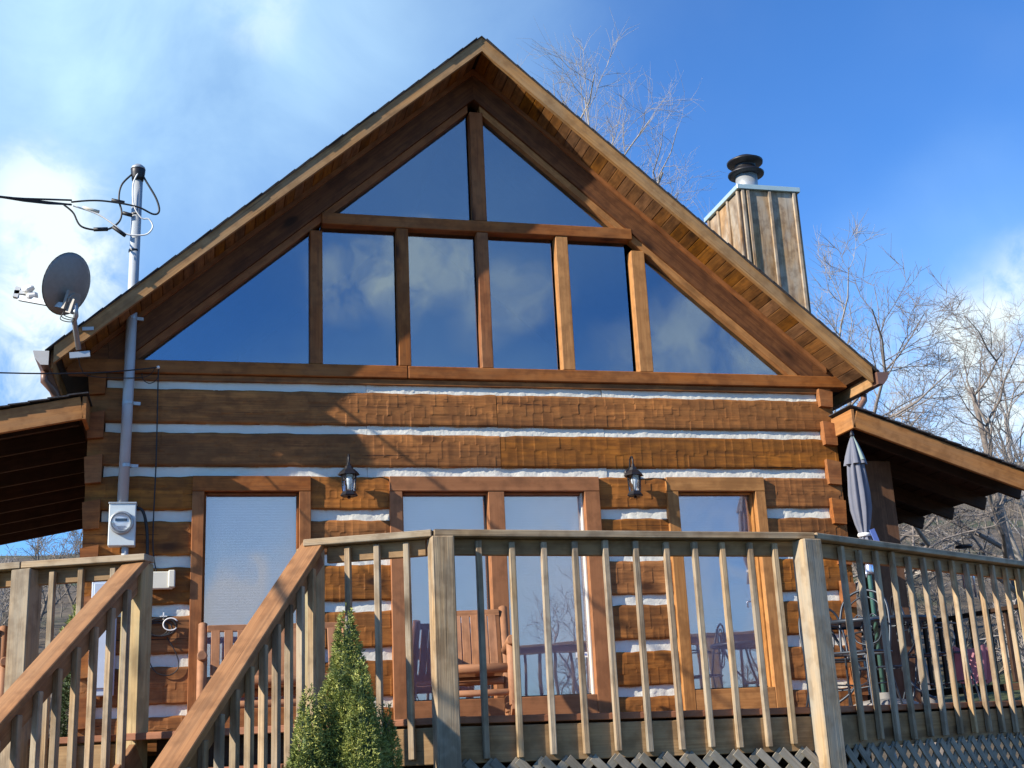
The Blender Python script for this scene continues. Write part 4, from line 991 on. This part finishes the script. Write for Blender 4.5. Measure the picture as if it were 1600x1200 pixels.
def fast_mesh(name, V, F, mat, smooth=True):
    me = bpy.data.meshes.new(name); k = F.shape[1]
    me.vertices.add(len(V)); me.vertices.foreach_set('co', V.astype(np.float32).ravel()); me.loops.add(F.size); me.loops.foreach_set('vertex_index', F.astype(np.int32).ravel())
    me.polygons.add(len(F)); me.polygons.foreach_set('loop_start', np.arange(0, F.size, k, dtype=np.int32)); me.polygons.foreach_set('loop_total', np.full(len(F), k, dtype=np.int32))
    me.update(calc_edges=True); me.materials.append(mat)
    if smooth: me.polygons.foreach_set('use_smooth', [True]*len(F))
    return me
def bare_tree(seed, loc, H, label, mat=M_bark, **kw):
    t_ = thing('bare_tree', label, 'tree', loc)
    sg = tree_segs(seed, H, **kw)
    v, f = segs_np([s for s in sg if s[4] == 0]); new('trunk', fast_mesh('trunk', v, f, mat), T(*loc), t_)
    v, f = segs_np([s for s in sg if s[4] > 0]); new('crown', fast_mesh('crown', v, f, mat), T(*loc), t_)
    return t_
def gz(x, y): return hz(x, y)-.2
bare_tree(53, (8.9, 15.5, gz(8.9, 15.5)), 18.5, 'bare tree with pale forked limb rising above the right roof slope near the peak', lean=(.05, 0), kids=(8, 6, 5, 4), twig=.0055, spread=.7, fine=1.2)
bare_tree(14, (8.6, 19, gz(8.6, 19)), 22, 'thin crowned bare tree whose top shows just right of the roof peak', kids=(9, 6, 5, 4), twig=.0045, fine=1.2)
bare_tree(65, (11.0, 18, gz(11.0, 18)), 19.5, 'fine twiggy bare tree just above the roof, left of the chimney', kids=(10, 7, 6, 4), twig=.0045, fine=1.3)
bare_tree(60, (13.3, 14.5, gz(13.3, 14.5)), 14.5, 'bare tree right behind the chimney with thin upright branches', kids=(9, 6, 5, 4), twig=.0055, fine=1.8)
bare_tree(10, (14.6, 12.5, gz(14.6, 12.5)), 13.5, 'dark limbed bare tree right of the chimney, above the eave corner', mat=M_bark2, kids=(9, 7, 5, 4), spread=.95, twig=.006, fine=2.0)
bare_tree(53, (18.2, 14, gz(18.2, 14)), 13.5, 'large spreading bare tree at the right edge above the porch roof', mat=M_bark2, kids=(10, 7, 5, 4), spread=1.0, twig=.005, fine=.9)
bare_tree(30, (22.0, 17, gz(22.0, 17)), 13.5, 'bare tree partly cut off by the right edge of the photo', kids=(9, 7, 5, 4), twig=.0055, fine=.9)
# left distance
bare_tree(71, (-5.5, 26, gz(-5.5, 26)), 5.5, 'thin bare tree in the distance seen under the left porch roof', kids=(8, 6, 5, 3), twig=.008)
bare_tree(72, (-8.0, 30, gz(-8, 30)), 5.5, 'bare tree at the far left seen under the left porch roof', kids=(8, 6, 5, 3), twig=.009)
# reflected in the lower windows
bare_tree(81, (12, -27, gz(12, -27)), 8.5, 'bare tree across the yard facing the patio door', kids=(8, 6, 4, 4), twig=.006, fine=.5, r0=.07)
bare_tree(82, (19, -27, gz(19, -27)), 10, 'bare tree across the yard facing the right window', kids=(8, 6, 4, 4), twig=.006, fine=.5, r0=.08)
# hillside woods, seen as one mass
base = [segs_np(tree_segs(900+i, 9, levels=3, fine=0, kids=(9, 6, 4), twig=.014, r0=.13)) for i in range(4)]
Vs = []; Fs = []; off = 0; rr = random.Random(3)
for i in range(430):
    if i < 250: ang = rr.uniform(.16, 1.05); dist = rr.uniform(24, 95); x, y = dist*math.sin(ang)*1.0, dist*math.cos(ang)-2
    elif i < 290: ang = rr.uniform(-.5, .05); dist = rr.uniform(30, 90); x, y = dist*math.sin(ang), dist*math.cos(ang)
    elif i >= 330: ang = rr.uniform(-.42, .02); dist = rr.uniform(17, 60); x, y = dist*math.sin(ang), dist*math.cos(ang)
    else: ang = rr.uniform(-1.2, 1.2); dist = rr.uniform(70, 120); x, y = dist*math.sin(ang), -dist*math.cos(ang)
    v, f = base[i % 4]; a = rr.uniform(0, 6.28); s_ = rr.uniform(.3, .6) if i < 250 else (.6 if i < 330 else rr.uniform(.2, .45))
    c_, q_ = math.cos(a)*s_, math.sin(a)*s_
    v2 = np.stack([v[:, 0]*c_-v[:, 1]*q_+x, v[:, 0]*q_+v[:, 1]*c_+y, v[:, 2]*s_+gz(x, y)], 1); Vs.append(v2); Fs.append(f+off); off += len(v)
wd_ = new('hillside_woods', fast_mesh('woods', np.concatenate(Vs), np.concatenate(Fs), M_wood_far)); wd_['kind'] = 'stuff'; wd_['label'] = 'bare grey brown winter woods covering the hillside beyond the porch'; wd_['category'] = 'woods'
# pale trunks and fallen limbs near the right porch
for i, (x, y, H, lab) in enumerate([(14.5, 9.0, 5.4, 'pale barked sapling standing on the slope right of the porch post'), (16.6, 9.5, 4.8, 'crooked pale sapling on the slope behind the wind chime'), (12.4, 10.5, 4.6, 'young pale tree on the slope just right of the umbrella')]):
    bare_tree(120+i, (x, y, gz(x, y)), H, lab, kids=(7, 5, 4, 3), levels=3, twig=.012, r0=.08, lean=(.15-.12*i, 0))

# foliage helper: clumps of small needle blades
m, t, n, l, b = mat_base('spruce_needles'); M_need = m
gi = n.new('ShaderNodeNewGeometry'); tcn = n.new('ShaderNodeTexCoord'); a1 = n.new('ShaderNodeTexNoise'); a1.inputs['Scale'].default_value = 9; a1.inputs['Detail'].default_value = 5; l.new(tcn.outputs['Object'], a1.inputs['Vector'])
cr = n.new('ShaderNodeValToRGB'); e = cr.color_ramp.elements; e[0].position = .32; e[0].color = (.09, .12, .025, 1); e[1].position = .68; e[1].color = (.42, .42, .11, 1); q = e.new(.5); q.color = (.22, .26, .055, 1)
ad_ = n.new('ShaderNodeMath'); ad_.operation = 'MULTIPLY_ADD'; l.new(gi.outputs['Random Per Island'], ad_.inputs[0]); ad_.inputs[1].default_value = .3; l.new(a1.outputs['Fac'], ad_.inputs[2]); 
ad2 = n.new('ShaderNodeMath'); ad2.operation = 'SUBTRACT'; l.new(ad_.outputs[0], ad2.inputs[0]); ad2.inputs[1].default_value = .15
l.new(ad2.outputs[0], cr.inputs[0]); l.new(cr.outputs[0], b.inputs['Base Color']); b.inputs['Roughness'].default_value = .65
M_ever = plain('evergreen_needles', (.06, .095, .03), .8, 0, .4, 3)
def needles(cones, n_, size, seed):
    """cones: (cx,cy,ztop,zbot,rbase,weight); tufts on bumpy cone shells"""
    g = np.random.default_rng(seed); wt = np.array([c[5] for c in cones]); wt = wt/wt.sum()
    V = []; F = []
    for ci, c in enumerate(cones):
        m = int(n_*wt[ci]); h = c[2]-c[3]
        t_ = 1-np.sqrt(g.random(m)); th = g.random(m)*2*np.pi      # t=0 base, 1 tip
        prof = (1-t_)**.85*(1+.0*t_)
        lump = 1+.13*np.sin(th*5+t_*21+ci)+.12*np.sin(th*3-t_*34)+.13*np.sin(th*8+t_*63)*np.sin(t_*80+ci)
        depth = 1-.38*g.random(m)**2
        rad = c[4]*prof*lump*depth+.012
        p = np.stack([c[0]+rad*np.cos(th), c[1]+rad*np.sin(th), c[3]+h*t_+g.normal(0, .01, m)], 1)
        out = np.stack([np.cos(th), np.sin(th), np.full(m, .75)], 1)+g.normal(0, .35, (m, 3)); out /= np.linalg.norm(out, axis=1)[:, None]
        for kq in range(3):
            d = out+g.normal(0, .55, (m, 3)); d /= np.linalg.norm(d, axis=1)[:, None]
            sd = np.cross(d, g.normal(0, 1, (m, 3))); sd /= np.linalg.norm(sd, axis=1)[:, None]
            ln = size*(.7+.6*g.random(m))[:, None]; w_ = size*.26
            base = sum(len(v) for v in V)
            V.append(np.concatenate([p-sd*w_*.5, p+sd*w_*.5, p+d*ln*.6+sd*w_*.5, p+d*ln], 1).reshape(-1, 3))
            F.append(np.arange(m*4).reshape(-1, 4)+base)
    return np.concatenate(V), np.concatenate(F)
sp = thing('dwarf_spruce', 'small cone shaped green dwarf spruce in front of the deck railing beside the stairs', 'spruce', (.62, -5.2, -1.55))
v, f = needles([(.617, -5.2, .475, -1.5, .33, 1.0), (.44, -5.28, .13, -1.5, .25, .6), (.79, -5.15, .06, -1.5, .22, .45), (.665, -5.32, .24, -1.5, .22, .55)], 150000, .018, 5)
new('foliage', fast_mesh('foliage', v-np.array([.62, -5.2, -1.55]), f, M_need, False), T(.62, -5.2, -1.55), sp)
m_ = MB()
for (cx, cy, zt, zb, rb, _w) in [(.617, -5.2, .40, -1.5, .27, 1.0), (.44, -5.28, .06, -1.5, .19, .6), (.79, -5.15, .0, -1.5, .17, .45), (.665, -5.32, .17, -1.5, .17, .55)]:
    n_ = 26; m_.lathe([(max(.004, rb*(1-i/n_)**.85*(1+.07*math.sin(i*2.1+cx*9))), zb+(zt-zb)*i/n_) for i in range(n_+1)], 22, T(cx, cy, 0))
m_.build('inner_foliage', M_ever, sp, False)
m_ = MB(); m_.tube([(.617, -5.2, -1.6), (.617, -5.2, -.2), (.617, -5.2, .44)], [.05, .03, .006], 8); m_.build('trunk', M_bark2, sp, True)
for i, (x, y, H, rb, lab) in enumerate([(-2.9, 24, 3.0, 1.3, 'yellow green evergreen tree beyond the left porch'), (-1.85, 8.5, 2.9, .42, 'narrow dark evergreen shrub beside the left porch'), (-6.5, 22, 2.6, 1.6, 'dark evergreen tree at the far left behind the railing'), (-2.5, 12.5, 1.7, .8, 'low rounded evergreen bush on the slope beyond the left railing')]):
    z = gz(x, y); t_ = thing('evergreen_tree', lab, 'evergreen', (x, y, z))
    v, f = needles([(x, y, z+H, z+.1, rb, 1)], 9000, .10 if rb > 1 else .06, 40+i); new('foliage', fast_mesh('foliage', v-np.array([x, y, z]), f, M_ever if i else M_need, False), T(x, y, z), t_)
    m_ = MB(); m_.tube([(x, y, z-.2), (x, y, z+H*.9)], [.07, .01], 6); m_.build('trunk', M_bark2, t_, True)
